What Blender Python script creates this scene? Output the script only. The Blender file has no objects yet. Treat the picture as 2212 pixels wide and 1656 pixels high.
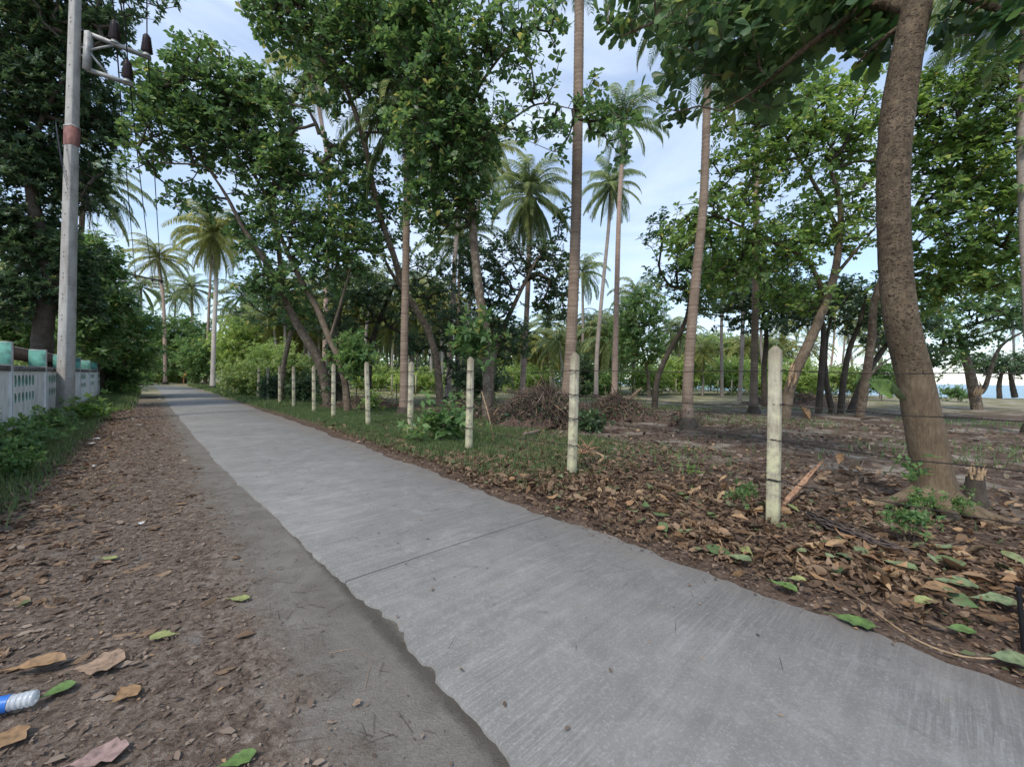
import bpy, math, random
import numpy as np
from mathutils import Vector, Matrix

random.seed(7)
rng = np.random.default_rng(7)
scene = bpy.context.scene
COL = scene.collection
R = math.radians

# ------------------------------------------------------------------ camera
FW, FH, F = 2211.6, 1656.0, 864.0          # measuring frame of the photograph and its focal length
CAMP = Vector((0, 0, 1.5))
cd = bpy.data.cameras.new('camera')
cam = bpy.data.objects.new('camera', cd)
COL.objects.link(cam)
cd.sensor_width = 36
cd.lens = 36 * F / FW
cd.clip_start = 0.05
cd.clip_end = 9000
RM = (Matrix.Rotation(math.pi / 2 - 0.0142, 3, 'X') @ Matrix.Rotation(0.0145, 3, 'Z'))
cam.matrix_world = Matrix.Translation(CAMP) @ RM.to_4x4()
scene.camera = cam

# ------------------------------------------------------------------ world, sun, exposure
SUN_EL, SUN_AZ = R(52), R(-150)             # azimuth from +Y towards +X
world = bpy.data.worlds.new('World')
scene.world = world
world.use_nodes = True
wt = world.node_tree
wt.nodes.clear()


def wn(t, **kw):
    n = wt.nodes.new(t)
    for k, v in kw.items():
        setattr(n, k, v)
    return n


sky = wn('ShaderNodeTexSky', sky_type='NISHITA', sun_disc=False)
sky.sun_elevation = SUN_EL
sky.sun_rotation = SUN_AZ
sky.air_density = 1.1
sky.dust_density = 0.3
sky.ozone_density = 3.5
tc = wn('ShaderNodeTexCoord')
mp = wn('ShaderNodeMapping')
mp.inputs['Scale'].default_value = (1.0, 1.0, 2.6)
nz = wn('ShaderNodeTexNoise')
nz.inputs['Scale'].default_value = 2.1
nz.inputs['Detail'].default_value = 9
nz.inputs['Roughness'].default_value = 0.55
nz.inputs['Distortion'].default_value = 0.5
rp = wn('ShaderNodeValToRGB')
rp.color_ramp.elements[0].position = 0.40
rp.color_ramp.elements[0].color = (0.3, 0.3, 0.3, 1)
rp.color_ramp.elements[1].position = 0.68
rp.color_ramp.elements[1].color = (0.92, 0.92, 0.92, 1)
mx = wn('ShaderNodeMix', data_type='RGBA')
mx.inputs['B'].default_value = (3.9, 4.5, 5.35, 1)
bg = wn('ShaderNodeBackground')
bg.inputs['Strength'].default_value = 0.15
ou = wn('ShaderNodeOutputWorld')
L = wt.links.new
L(tc.outputs['Generated'], mp.inputs['Vector'])
L(mp.outputs['Vector'], nz.inputs['Vector'])
L(nz.outputs['Fac'], rp.inputs['Fac'])
L(rp.outputs['Color'], mx.inputs['Factor'])
L(sky.outputs['Color'], mx.inputs['A'])
L(mx.outputs['Result'], bg.inputs['Color'])
L(bg.outputs['Background'], ou.inputs['Surface'])

sd = bpy.data.lights.new('sun', 'SUN')
sd.energy = 1.9
sd.angle = R(10)
sd.color = (1.0, 0.93, 0.80)
sun = bpy.data.objects.new('sun', sd)
COL.objects.link(sun)
sv = Vector((math.sin(SUN_AZ) * math.cos(SUN_EL), math.cos(SUN_AZ) * math.cos(SUN_EL), math.sin(SUN_EL)))
sun.rotation_euler = sv.to_track_quat('Z', 'Y').to_euler()
sun.location = (0, 0, 30)

scene.view_settings.view_transform = 'Standard'
scene.view_settings.look = 'None'
scene.view_settings.gamma = 1
scene.view_settings.use_curve_mapping = False
scene.view_settings.exposure = 0.66
scene.cycles.max_bounces = 6
scene.cycles.transparent_max_bounces = 8


# ------------------------------------------------------------------ helpers: places
def P(u, v, y):
    """world point seen at (u, v) of the measuring frame, y metres in front of the camera"""
    w = RM @ Vector(((u - FW / 2) / F, -(v - FH / 2) / F, -1))
    return CAMP + w * (y / w.y)


def G(u, v, z=0.0):
    w = RM @ Vector(((u - FW / 2) / F, -(v - FH / 2) / F, -1))
    return CAMP + w * ((z - CAMP.z) / w.z)


def base_at(u, y):
    p = P(u, 830, y)
    return Vector((p.x, p.y, 0))


DS, DN = np.array([-.673, .7396]), np.array([.7396, .673])    # along the road, across it (to the right)


def RF(s, lat, z=0.0):
    s = np.asarray(s, float)
    lat = np.asarray(lat, float)
    s, lat, z = np.broadcast_arrays(s, lat, z)
    return np.stack([s * DS[0] + lat * DN[0], s * DS[1] + lat * DN[1], z], -1)


def lat_of(x, y):
    return x * DN[0] + y * DN[1]


def s_of(x, y):
    return x * DS[0] + y * DS[1]


def hump(x, y):
    """small unevenness of the ground"""
    h = (.5 * np.sin(x * .9 + 1.3 * np.sin(y * .7)) + .5 * np.sin(y * 1.1 + 1.1 * np.sin(x * .8 + 2))
         + .35 * np.sin(x * 2.7 + y * 1.9) + .25 * np.sin(x * 5.3 - y * 4.1 + 1) + .2 * np.sin(x * 9.7 + y * 11.3))
    return h


def ground_z(x, y):
    x = np.asarray(x, float)
    y = np.asarray(y, float)
    lat, s = lat_of(x, y), s_of(x, y)
    r = np.clip((lat - 3.5) / 2.0, 0, 1)
    l = np.clip((.3 - lat) / 1.2, 0, 1)
    h = hump(x, y)
    z = -.018 - .008 * np.exp(-((lat - 1.02) / .06) ** 2) + r * .03 * h + l * .012 * h + np.clip((lat - 4) / 1.2, 0, 1) * .01
    z = np.where((lat > 1.24) & (lat < 3.05) & (s < 70), -.05, z)
    return z


# ------------------------------------------------------------------ helpers: meshes
class MB:
    def __init__(s):
        s.v, s.f, s.n = [], [], 0

    def add(s, v, f):
        v = np.asarray(v, float).reshape(-1, 3)
        f = np.asarray(f, int)
        s.v.append(v)
        s.f.append(f + s.n)
        s.n += len(v)

    def mesh(s, name, mat=None, smooth=False):
        me = bpy.data.meshes.new(name)
        if s.v:
            v = np.concatenate(s.v)
            loops, starts, pos = [], [], 0
            for f in s.f:
                k = f.shape[1]
                loops.append(f.ravel())
                starts.append(pos + np.arange(len(f)) * k)
                pos += f.size
            loops = np.concatenate(loops)
            starts = np.concatenate(starts)
            me.vertices.add(len(v))
            me.vertices.foreach_set('co', v.ravel())
            me.loops.add(len(loops))
            me.loops.foreach_set('vertex_index', loops.astype(np.int32))
            me.polygons.add(len(starts))
            me.polygons.foreach_set('loop_start', starts.astype(np.int32))
            if smooth:
                me.polygons.foreach_set('use_smooth', np.ones(len(starts), bool))
            me.update(calc_edges=True)
        if mat:
            me.materials.append(mat)
        return me

    def box(s, c, size, rot=None, taper=1.0):
        """box centred at c (x,y) resting from z0"""
        x, y, z = np.array(size) / 2
        v = np.array([[a * x, b * y, cc * z] for cc in (-1, 1) for b in (-1, 1) for a in (-1, 1)], float)
        v[4:, :2] *= taper
        if rot is not None:
            v = v @ np.array(rot).T
        v += np.array(c)
        s.add(v, [[0, 2, 3, 1], [4, 5, 7, 6], [0, 1, 5, 4], [2, 6, 7, 3], [0, 4, 6, 2], [1, 3, 7, 5]])

    def tube(s, pts, rad, n=8, cap=True, wob=0.0, flat=None):
        pts = np.asarray(pts, float)
        rad = np.broadcast_to(np.asarray(rad, float), (len(pts),))
        t = np.gradient(pts, axis=0)
        t /= np.linalg.norm(t, axis=1)[:, None] + 1e-9
        a0 = np.array([1., 0, 0]) if abs(t[0, 0]) < .8 else np.array([0, 1., 0])
        vs = []
        ang = np.arange(n) * 2 * math.pi / n
        prev = None
        for i in range(len(pts)):
            a = a0 if prev is None else prev
            b = a - t[i] * a.dot(t[i])
            b /= np.linalg.norm(b) + 1e-9
            prev = b
            c = np.cross(t[i], b)
            r = rad[i] * (1 + (wob * rng.uniform(-1, 1, n) if wob else 0))
            r = np.broadcast_to(r, (n,))
            vs.append(pts[i] + np.outer(np.cos(ang) * r, b) + np.outer(np.sin(ang) * r, c))
        v = np.concatenate(vs)
        f = []
        i = np.arange(len(pts) - 1)[:, None] * n
        j = np.arange(n)[None, :]
        j2 = (j + 1) % n
        f = np.stack([i + j, i + j2, i + n + j2, i + n + j], -1).reshape(-1, 4)
        s.add(v, f)
        if cap:
            c = len(vs)
            s.add(np.concatenate([vs[-1], pts[-1:]]), [[k, (k + 1) % n, n] for k in range(n)])
            s.add(np.concatenate([vs[0], pts[:1]]), [[(k + 1) % n, k, n] for k in range(n)])

    def edges(s, a, b, ra, rb, n=4):
        """many straight tapered prisms at once"""
        a, b = np.asarray(a, float), np.asarray(b, float)
        t = b - a
        ln = np.linalg.norm(t, axis=1)[:, None] + 1e-9
        t = t / ln
        ref = np.where(np.abs(t[:, 2:3]) < .8, np.array([[0, 0, 1.]]), np.array([[1., 0, 0]]))
        p = np.cross(t, ref)
        p /= np.linalg.norm(p, axis=1)[:, None] + 1e-9
        q = np.cross(t, p)
        vs = []
        for k in range(n):
            an = 2 * math.pi * k / n
            o = math.cos(an) * p + math.sin(an) * q
            vs.append(a - t * .0 + o * ra[:, None])
        for k in range(n):
            an = 2 * math.pi * k / n
            o = math.cos(an) * p + math.sin(an) * q
            vs.append(b + o * rb[:, None])
        v = np.stack(vs, 1).reshape(-1, 3)
        base = (np.arange(len(a)) * 2 * n)[:, None, None]
        f = np.array([[k, (k + 1) % n, n + (k + 1) % n, n + k] for k in range(n)])[None]
        s.add(v, (base + f).reshape(-1, 4))

    def stamp(s, base, d, nrm, size, tv, tf):
        """copies of a template (along, side, normal) at base"""
        side = np.cross(nrm, d)
        side /= np.linalg.norm(side, axis=1)[:, None] + 1e-9
        nn = np.cross(d, side)
        tv = np.asarray(tv, float)
        size = np.broadcast_to(np.asarray(size, float), (len(base),))
        v = (base[:, None] + size[:, None, None] * (tv[None, :, 0:1] * d[:, None] + tv[None, :, 1:2] * side[:, None]
                                                    + tv[None, :, 2:3] * nn[:, None]))
        off = (np.arange(len(base)) * len(tv))[:, None, None]
        for f in tf:
            f = np.asarray(f)
            if f.ndim == 1:
                f = f[None]
            s.add_raw(off, f)
        s.v.append(v.reshape(-1, 3))
        s.n += len(base) * len(tv)

    def add_raw(s, off, f):
        s.f.append((off + f[None]).reshape(-1, f.shape[1]) + s.n)


def link(name, me, parent=None, loc=None, kind=None, label=None):
    o = bpy.data.objects.new(name, me)
    COL.objects.link(o)
    if parent is not None:
        o.parent = parent
        o.matrix_parent_inverse = parent.matrix_basis.inverted()
    if loc is not None:
        o.location = loc
    if kind:
        o['kind'] = kind
    if label:
        o['label'] = label
    return o


def part(name, mb, mat, parent, smooth=False, kind=None, label=None):
    return link(name, mb.mesh(name, mat, smooth), parent, kind=kind, label=label)


def thing(name, label, cat, loc=(0, 0, 0), rz=0.0, group=None):
    o = bpy.data.objects.new(name, None)
    COL.objects.link(o)
    o.location = loc
    o.rotation_euler = (0, 0, rz)
    o.empty_display_size = .3
    o['label'] = label
    o['category'] = cat
    if group:
        o['group'] = group
    return o


def single(name, mb, mat, label, cat, group=None, smooth=False, kind=None):
    o = link(name, mb.mesh(name, mat, smooth), kind=kind)
    o['label'] = label
    o['category'] = cat
    if group:
        o['group'] = group
    return o


def struct(name, mb, mat, smooth=False):
    return link(name, mb.mesh(name, mat, smooth), kind='structure')


# ------------------------------------------------------------------ helpers: materials
class NT:
    def __init__(s, name):
        s.m = bpy.data.materials.new(name)
        s.m.use_nodes = True
        s.t = s.m.node_tree
        s.t.nodes.clear()
        s.out = s.t.nodes.new('ShaderNodeOutputMaterial')

    def n(s, t, ins=None, **kw):
        nd = s.t.nodes.new(t)
        for k, v in kw.items():
            setattr(nd, k, v)
        for k, v in (ins or {}).items():
            s.put(nd.inputs[k], v)
        return nd

    def put(s, sock, v):
        if hasattr(v, 'is_linked') or isinstance(v, bpy.types.NodeSocket):
            s.t.links.new(v, sock)
        else:
            if isinstance(v, tuple) and len(v) == 3 and sock.type == 'RGBA':
                v = (*v, 1)
            sock.default_value = v

    def coord(s, scale=(1, 1, 1), rot=(0, 0, 0), kind='Object'):
        c = s.n('ShaderNodeTexCoord').outputs[kind]
        return s.n('ShaderNodeMapping', {'Vector': c, 'Scale': scale, 'Rotation': rot}).outputs[0]

    def noise(s, vec, scale, detail=4, rough=.55, dist=0.0):
        return s.n('ShaderNodeTexNoise', {'Vector': vec, 'Scale': scale, 'Detail': detail, 'Roughness': rough,
                                          'Distortion': dist}).outputs['Fac']

    def ramp(s, fac, stops, interp='LINEAR'):
        r = s.n('ShaderNodeValToRGB', {'Fac': fac})
        cr = r.color_ramp
        cr.interpolation = interp
        while len(cr.elements) < len(stops):
            cr.elements.new(.5)
        for e, (p, c) in zip(cr.elements, stops):
            e.position = p
            e.color = (*c, 1) if isinstance(c, tuple) else (c, c, c, 1)
        return r.outputs['Color']

    def mix(s, fac, a, b, mode='MIX'):
        m = s.n('ShaderNodeMix', data_type='RGBA', blend_type=mode)
        s.put(m.inputs['Factor'], fac)
        s.put(m.inputs['A'], a)
        s.put(m.inputs['B'], b)
        return m.outputs['Result']

    def math(s, op, a, b=0.0, c=0.0, clamp=False):
        m = s.n('ShaderNodeMath', operation=op, use_clamp=clamp)
        s.put(m.inputs[0], a)
        s.put(m.inputs[1], b)
        s.put(m.inputs[2], c)
        return m.outputs[0]

    def bump(s, h, strength=.5, dist=.01):
        return s.n('ShaderNodeBump', {'Height': h, 'Strength': strength, 'Distance': dist}).outputs[0]

    def pbr(s, col, rough=.8, normal=None, metal=0.0, spec=.5, trans=None, transcol=None):
        b = s.n('ShaderNodeBsdfPrincipled', {'Base Color': col, 'Roughness': rough, 'Metallic': metal})
        b.inputs['Specular IOR Level'].default_value = spec
        if normal is not None:
            s.put(b.inputs['Normal'], normal)
        sh = b.outputs[0]
        if trans:
            t = s.n('ShaderNodeBsdfTranslucent', {'Color': transcol})
            sh = s.n('ShaderNodeMixShader', {0: trans, 1: sh, 2: t.outputs[0]}).outputs[0]
        s.t.links.new(sh, s.out.inputs['Surface'])
        return s.m


def leafmat(name, cols, trans=.32, rough=.42, clump=1.2, spec=.4):
    """cols: dark, mid, light, rare"""
    gain = 1.42 if trans > .13 else 1.12
    cols = [tuple(min(.6, (x * .84 + (c[0] * .3 + c[1] * .6 + c[2] * .1) * .16) * gain) for x in c) for c in cols]
    m = NT(name)
    g = m.n('ShaderNodeNewGeometry')
    rnd = g.outputs['Random Per Island']
    vec = m.coord(kind='Object')
    nz = m.noise(vec, clump, 2)
    f = m.math('ADD', m.math('MULTIPLY', rnd, .55), m.math('MULTIPLY', nz, .6))
    c = m.ramp(f, [(.2, cols[0]), (.55, cols[1]), (.85, cols[2])])
    rare = m.math('GREATER_THAN', rnd, .965)
    c = m.mix(rare, c, cols[3])
    tcx = m.n('ShaderNodeHueSaturation', {'Hue': .475, 'Saturation': 1.1, 'Value': 2.3, 'Color': c}).outputs[0]
    return m.pbr(c, rough, spec=spec, trans=trans, transcol=tcx)


M = {}
M['almond_leaf'] = leafmat('almond_leaf', [(.028, .066, .024), (.052, .118, .032), (.100, .185, .042), (.24, .25, .05)], .36)
M['almond_leaf_near'] = leafmat('almond_leaf_near', [(.030, .066, .028), (.048, .105, .034), (.092, .165, .044), (.18, .23, .05)], .30, .38)
M['bright_leaf'] = leafmat('bright_leaf', [(.042, .095, .020), (.085, .165, .030), (.150, .240, .045), (.28, .28, .05)], .44)  # raised green: sunlight on the right-hand crowns is put into the colour
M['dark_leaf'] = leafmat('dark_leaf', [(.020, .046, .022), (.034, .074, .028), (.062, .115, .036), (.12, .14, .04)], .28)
M['bush_leaf'] = leafmat('bush_leaf', [(.035, .080, .025), (.065, .140, .034), (.120, .210, .050), (.22, .22, .07)], .36, .5)
M['pale_leaf'] = leafmat('pale_leaf', [(.060, .110, .030), (.120, .190, .045), (.190, .260, .065), (.30, .27, .08)], .4, .5)
M['sunny_leaf'] = leafmat('sunny_leaf', [(.085, .150, .035), (.150, .235, .050), (.230, .320, .075), (.32, .30, .09)], .42, .5)  # lighter copy of the bush green, with sunlight put into its colour
M['palm_leaf'] = leafmat('palm_leaf', [(.060, .095, .040), (.110, .155, .058), (.175, .215, .085), (.28, .26, .10)], .42, .36, .8)
M['palm_yellow'] = leafmat('palm_yellow', [(.075, .105, .030), (.140, .165, .040), (.230, .240, .060), (.34, .26, .08)], .4, .38, .8)
M['dead_frond'] = leafmat('dead_frond', [(.11, .070, .045), (.20, .135, .085), (.32, .22, .14), (.38, .30, .2)], .2, .7)
M['grass'] = leafmat('grass', [(.040, .078, .024), (.070, .118, .034), (.115, .160, .050), (.24, .21, .10)], .35, .5, 2.5)
M['litter'] = leafmat('litter', [(.045, .028, .017), (.135, .080, .044), (.26, .165, .092), (.10, .12, .045)], .12, .7, 1.8, .3)
M['litter_old'] = leafmat('litter_old', [(.065, .043, .030), (.150, .102, .072), (.26, .195, .145), (.30, .18, .08)], .08, .8, 1.5, .25)
M['twig'] = leafmat('twig', [(.045, .030, .022), (.11, .075, .055), (.22, .16, .12), (.35, .20, .11)], .0001, .85, 1.5, .2)


def barkmat(name, dark, mid, light, vscale=1.0, pits=False, spots=None):
    m = NT(name)
    v = m.coord(scale=(1, 1, .18))
    v1 = m.coord()
    groove = m.noise(v, 34 * vscale, 5, .6, .6)
    blot = m.noise(v1, 3.2, 4, .6)
    fine = m.noise(v1, 60, 3, .6)
    f = m.math('ADD', m.math('MULTIPLY', groove, .5), m.math('MULTIPLY', blot, .5))
    c = m.ramp(f, [(.3, dark), (.5, mid), (.7, light)])
    h = m.math('ADD', groove, m.math('MULTIPLY', fine, .4))
    if pits:
        vv = m.coord(scale=(1, 1, 1.5))
        wv = m.n('ShaderNodeMapping', {'Vector': vv, 'Location': (0, 0, 0)}).outputs[0]
        wn_ = m.noise(v1, 9, 3)
        vo = m.n('ShaderNodeTexVoronoi', {'Vector': m.n('ShaderNodeVectorMath', {0: m.n('ShaderNodeTexNoise', {'Vector': v1, 'Scale': 14.0}).outputs['Color'], 1: (.16, .16, .10), 2: wv}, operation='MULTIPLY_ADD').outputs[0], 'Scale': 19.0, 'Randomness': 1.0})
        pit = m.ramp(vo.outputs['Distance'], [(.24, 1.0), (.38, 0.0)])
        zz = m.n('ShaderNodeSeparateXYZ', {0: m.coord()}).outputs['Z']
        # scars crowd together higher up the stem
        hi = m.n('ShaderNodeMapRange', {'Value': zz, 'From Min': .9, 'From Max': 3.1, 'To Min': .0, 'To Max': 1.0}).outputs[0]
        msk = m.ramp(m.math('ADD', m.math('MULTIPLY', hi, .62), m.math('MULTIPLY', wn_, .5)), [(.44, 0.0), (.56, 1.0)])
        vo2 = m.n('ShaderNodeTexVoronoi', {'Vector': m.n('ShaderNodeVectorMath', {0: m.n('ShaderNodeTexNoise', {'Vector': v1, 'Scale': 23.0}).outputs['Color'], 1: (.10, .10, .06), 2: wv}, operation='MULTIPLY_ADD').outputs[0], 'Scale': 38.0})
        pit2 = m.ramp(vo2.outputs['Distance'], [(.20, .8), (.40, 0.0)])
        keep = m.ramp(m.noise(v1, 6, 3), [(.42, 0.0), (.55, 1.0)])
        pit = m.math('MAXIMUM', m.math('MULTIPLY', pit, m.ramp(m.noise(v1, 11, 2), [(.38, .15), (.5, 1.0)])), m.math('MULTIPLY', pit2, keep))
        pit = m.math('MULTIPLY', pit, msk)
        c = m.mix(m.math('MULTIPLY', pit, .8), c, (.028, .018, .014))
        c = m.mix(m.math('MULTIPLY', m.math('MULTIPLY', hi, .9), m.ramp(m.noise(v1, 13, 5, .7), [(.42, .15), (.62, .85)])), c, (.055, .040, .028))
        h = m.math('SUBTRACT', h, m.math('MULTIPLY', pit, 1.6))
    if spots:
        sp = m.ramp(m.noise(v1, 7, 5, .7), [(.52, 0.0), (.60, 1.0)])
        c = m.mix(m.math('MULTIPLY', sp, .65), c, spots)
    return m.pbr(c, .88, m.bump(h, .75, .012), spec=.25)


M['bark_near'] = barkmat('bark_near', (.075, .053, .034), (.155, .113, .073), (.26, .200, .135), 1.3, pits=True)
M['bark'] = barkmat('bark', (.060, .043, .032), (.16, .120, .088), (.29, .235, .18), 1.0, spots=(.36, .30, .23))
M['bark_warm'] = barkmat('bark_warm', (.085, .062, .044), (.175, .132, .095), (.29, .235, .18), 1.0, spots=(.10, .07, .05))
M['bark_dark'] = barkmat('bark_dark', (.038, .031, .025), (.078, .063, .050), (.15, .125, .10), 1.0)


def palmbark(name, a, b, c3):
    m = NT(name)
    v = m.coord()
    sx = m.n('ShaderNodeSeparateXYZ', {0: v})
    wob = m.noise(v, 5, 3)
    zz = m.math('ADD', m.math('MULTIPLY', sx.outputs['Z'], 1.0), m.math('MULTIPLY', wob, .10))
    comb = m.n('ShaderNodeCombineXYZ', {0: 0.0, 1: 0.0, 2: zz}).outputs[0]
    band = m.noise(comb, 13, 4, .7)
    vert = m.noise(m.coord(scale=(1, 1, .12)), 40, 3)
    blot = m.noise(v, 2.0, 4)
    f = m.math('ADD', m.math('MULTIPLY', band, .7), m.math('MULTIPLY', blot, .3))
    c = m.ramp(f, [(.38, a), (.50, b), (.62, c3)])
    c = m.mix(.25, c, m.ramp(vert, [(.3, a), (.7, c3)]))
    return m.pbr(c, .85, m.bump(m.math('ADD', band, m.math('MULTIPLY', vert, .5)), .6, .015), spec=.25)


M['palm_bark'] = palmbark('palm_bark', (.075, .052, .038), (.18, .130, .098), (.30, .235, .185))
M['palm_bark_grey'] = palmbark('palm_bark_grey', (.15, .12, .105), (.27, .23, .205), (.40, .35, .32))
M['palm_bark_pale'] = palmbark('palm_bark_pale', (.30, .26, .225), (.46, .41, .365), (.60, .55, .50))
M['palm_bark_pink'] = palmbark('palm_bark_pink', (.20, .13, .10), (.34, .245, .20), (.47, .37, .32))


def simple(name, col, rough=.7, var=.25, scale=6.0, bump=.3, bscale=40.0, metal=0.0, spec=.4, bd=.006):
    m = NT(name)
    v = m.coord()
    n1 = m.noise(v, scale, 5, .6)
    d = tuple(max(0, x * (1 - var * 1.6)) for x in col)
    l = tuple(min(1, x * (1 + var)) for x in col)
    c = m.ramp(n1, [(.3, d), (.5, col), (.72, l)])
    return m.pbr(c, rough, m.bump(m.noise(v, bscale, 4), bump, bd), metal, spec)


def concrete_road():
    m = NT('road_concrete')
    v = m.coord()
    rot = m.coord(rot=(0, 0, math.atan2(.673, .7396) * -1))      # x across the road, y along it
    big = m.noise(v, .55, 4, .6)
    mid = m.noise(v, 3.3, 6, .65, .6)
    fine = m.noise(v, 70, 4, .7)
    grit = m.noise(v, 260, 2, .6)
    st = m.n('ShaderNodeMapping', {'Vector': rot, 'Scale': (1.3, 30, 1)}).outputs[0]
    brush = m.noise(st, 2.2, 5, .65, .8)
    st2 = m.n('ShaderNodeMapping', {'Vector': rot, 'Scale': (.7, 9, 1)}).outputs[0]
    streak = m.noise(st2, 1.6, 5, .6, .3)
    patch = m.ramp(m.noise(v, .9, 4, .6), [(.44, .12), (.60, 1.0)])
    f = m.math('ADD', m.math('MULTIPLY', big, .40), m.math('ADD', m.math('MULTIPLY', mid, .35), m.math('MULTIPLY', streak, .25)))
    c = m.ramp(f, [(.36, (.150, .143, .134)), (.50, (.200, .192, .182)), (.64, (.265, .256, .245))])
    c = m.mix(m.math('MULTIPLY', m.ramp(fine, [(.50, 0.0), (.68, 1.0)]), .30), c, (.46, .455, .45))
    c = m.mix(m.math('MULTIPLY', m.ramp(grit, [(.30, 1.0), (.44, 0.0)]), .45), c, (.12, .115, .11))
    gro = m.ramp(brush, [(.40, 1.0), (.50, 0.0)])
    c = m.mix(m.math('MULTIPLY', m.math('MULTIPLY', gro, patch), .38), c, (.13, .127, .125))
    hil = m.ramp(brush, [(.52, 0.0), (.66, 1.0)])
    c = m.mix(m.math('MULTIPLY', m.math('MULTIPLY', hil, patch), .26), c, (.42, .415, .41))
    stain = m.ramp(m.noise(v, 1.7, 5, .7, 1.2), [(.52, 0.0), (.70, 1.0)])
    c = m.mix(m.math('MULTIPLY', stain, .30), c, (.115, .108, .10))
    spot = m.ramp(m.noise(v, 5.5, 4, .6), [(.64, 0.0), (.72, 1.0)])
    c = m.mix(m.math('MULTIPLY', spot, .35), c, (.24, .195, .155))
    pale = m.ramp(m.noise(v, 2.6, 6, .75, .5), [(.55, 0.0), (.72, 1.0)])
    c = m.mix(m.math('MULTIPLY', pale, .35), c, (.40, .395, .385))
    # brown dust spread from the right-hand verge and thinly from the left
    sx = m.n('ShaderNodeSeparateXYZ', {0: rot}).outputs['X']
    dn = m.math('ADD', sx, m.math('MULTIPLY', m.math('SUBTRACT', mid, .5), .9))
    edge = m.n('ShaderNodeMapRange', {'Value': dn, 'From Min': 2.75, 'From Max': 3.45}).outputs[0]
    c = m.mix(m.math('MULTIPLY', edge, .55), c, (.23, .185, .15))
    h = m.math('ADD', m.math('MULTIPLY', fine, .5), m.math('ADD', m.math('MULTIPLY', grit, .35), m.math('MULTIPLY', m.math('MULTIPLY', brush, patch), 1.4)))
    return m.pbr(c, .83, m.bump(h, .55, .008), spec=.35)


M['road'] = concrete_road()


def ground_mat():
    m = NT('ground_soil')
    v = m.coord()
    rot = m.coord(rot=(0, 0, math.atan2(.673, .7396) * -1))
    xy = m.n('ShaderNodeSeparateXYZ', {0: rot})
    lat, s = xy.outputs['X'], xy.outputs['Y']
    n1 = m.noise(v, .8, 5, .6, .4)
    n2 = m.noise(v, 3.5, 6, .65, .8)
    n3 = m.noise(v, 22, 6, .7, .5)
    n4 = m.noise(v, 90, 3, .7)
    wl = m.math('ADD', lat, m.math('MULTIPLY', m.math('SUBTRACT', n2, .5), .75))
    wl = m.math('ADD', wl, m.math('MULTIPLY', m.math('SUBTRACT', n3, .5), .35))
    # leaf mould on the left shoulder
    left = m.ramp(n3, [(.34, (.068, .048, .037)), (.48, (.145, .107, .083)), (.60, (.215, .168, .135)), (.74, (.32, .28, .24))])
    left = m.mix(m.math('MULTIPLY', m.ramp(n2, [(.58, 0.0), (.70, 1.0)]), .55), left, (.27, .255, .24))
    # worn grey strip beside the slab
    strip = m.ramp(m.math('ADD', m.math('MULTIPLY', n2, .6), m.math('MULTIPLY', n4, .4)), [(.35, (.125, .112, .096)), (.5, (.168, .152, .133)), (.65, (.22, .20, .178))])
    right = m.ramp(m.math('ADD', m.math('MULTIPLY', n3, .6), m.math('MULTIPLY', n2, .4)), [(.38, (.042, .028, .020)), (.49, (.100, .066, .048)), (.58, (.165, .115, .085)), (.68, (.33, .28, .235))])
    sand = m.ramp(m.math('ADD', m.math('MULTIPLY', n3, .5), m.math('MULTIPLY', n1, .5)), [(.4, (.20, .17, .14)), (.6, (.36, .32, .27))])
    a = m.n('ShaderNodeMapRange', {'Value': wl, 'From Min': .36, 'From Max': .70}).outputs[0]
    c = m.mix(a, left, strip)
    edge_dirt_shade = m.ramp(m.math('ABSOLUTE', m.math('SUBTRACT', m.math('ADD', lat, m.math('MULTIPLY', m.math('SUBTRACT', n3, .5), .10)), 1.06)), [(.02, 1.0), (.07, 0.0)])  # dark dirt line at the slab edge, with the step's shadow painted in
    c = m.mix(m.math('MULTIPLY', edge_dirt_shade, m.math('ADD', .25, n2)), c, (.06, .052, .042))
    b = m.n('ShaderNodeMapRange', {'Value': wl, 'From Min': 2.6, 'From Max': 3.2}).outputs[0]
    c = m.mix(b, c, right)
    sandy = m.math('MULTIPLY', m.ramp(n1, [(.50, 0.0), (.62, .75)]), m.n('ShaderNodeMapRange', {'Value': lat, 'From Min': 6.0, 'From Max': 9.0}).outputs[0])
    c = m.mix(sandy, c, sand)
    # green tint of short turf farther down the fence and in the clearing
    turf = m.ramp(m.math('ADD', n2, m.math('MULTIPLY', m.n('ShaderNodeMapRange', {'Value': s, 'From Min': 5.0, 'From Max': 30.0}).outputs[0], .42)), [(.62, 0.0), (.85, 1.0)])
    turf = m.math('MULTIPLY', turf, m.n('ShaderNodeMapRange', {'Value': wl, 'From Min': 3.6, 'From Max': 4.1}).outputs[0])
    c = m.mix(m.math('MULTIPLY', turf, .8), c, m.ramp(n3, [(.35, (.055, .085, .03)), (.6, (.11, .15, .05))]))
    yy = m.n('ShaderNodeSeparateXYZ', {0: v}).outputs['Y']
    far = m.n('ShaderNodeMapRange', {'Value': m.math('ADD', yy, m.math('MULTIPLY', n2, 8.0)), 'From Min': 22.0, 'From Max': 34.0}).outputs[0]
    c = m.mix(m.math('MULTIPLY', far, .7), c, m.mix(m.ramp(n1, [(.45, 0.0), (.6, 1.0)]), (.22, .22, .10), (.42, .37, .285)))
    h = m.math('ADD', n3, m.math('MULTIPLY', n4, .35))
    hs = m.mix(a, h, m.math('MULTIPLY', n4, .35))
    hs = m.mix(b, hs, h)
    return m.pbr(c, .92, m.bump(hs, .9, .03), spec=.2)


M['ground'] = ground_mat()


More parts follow.
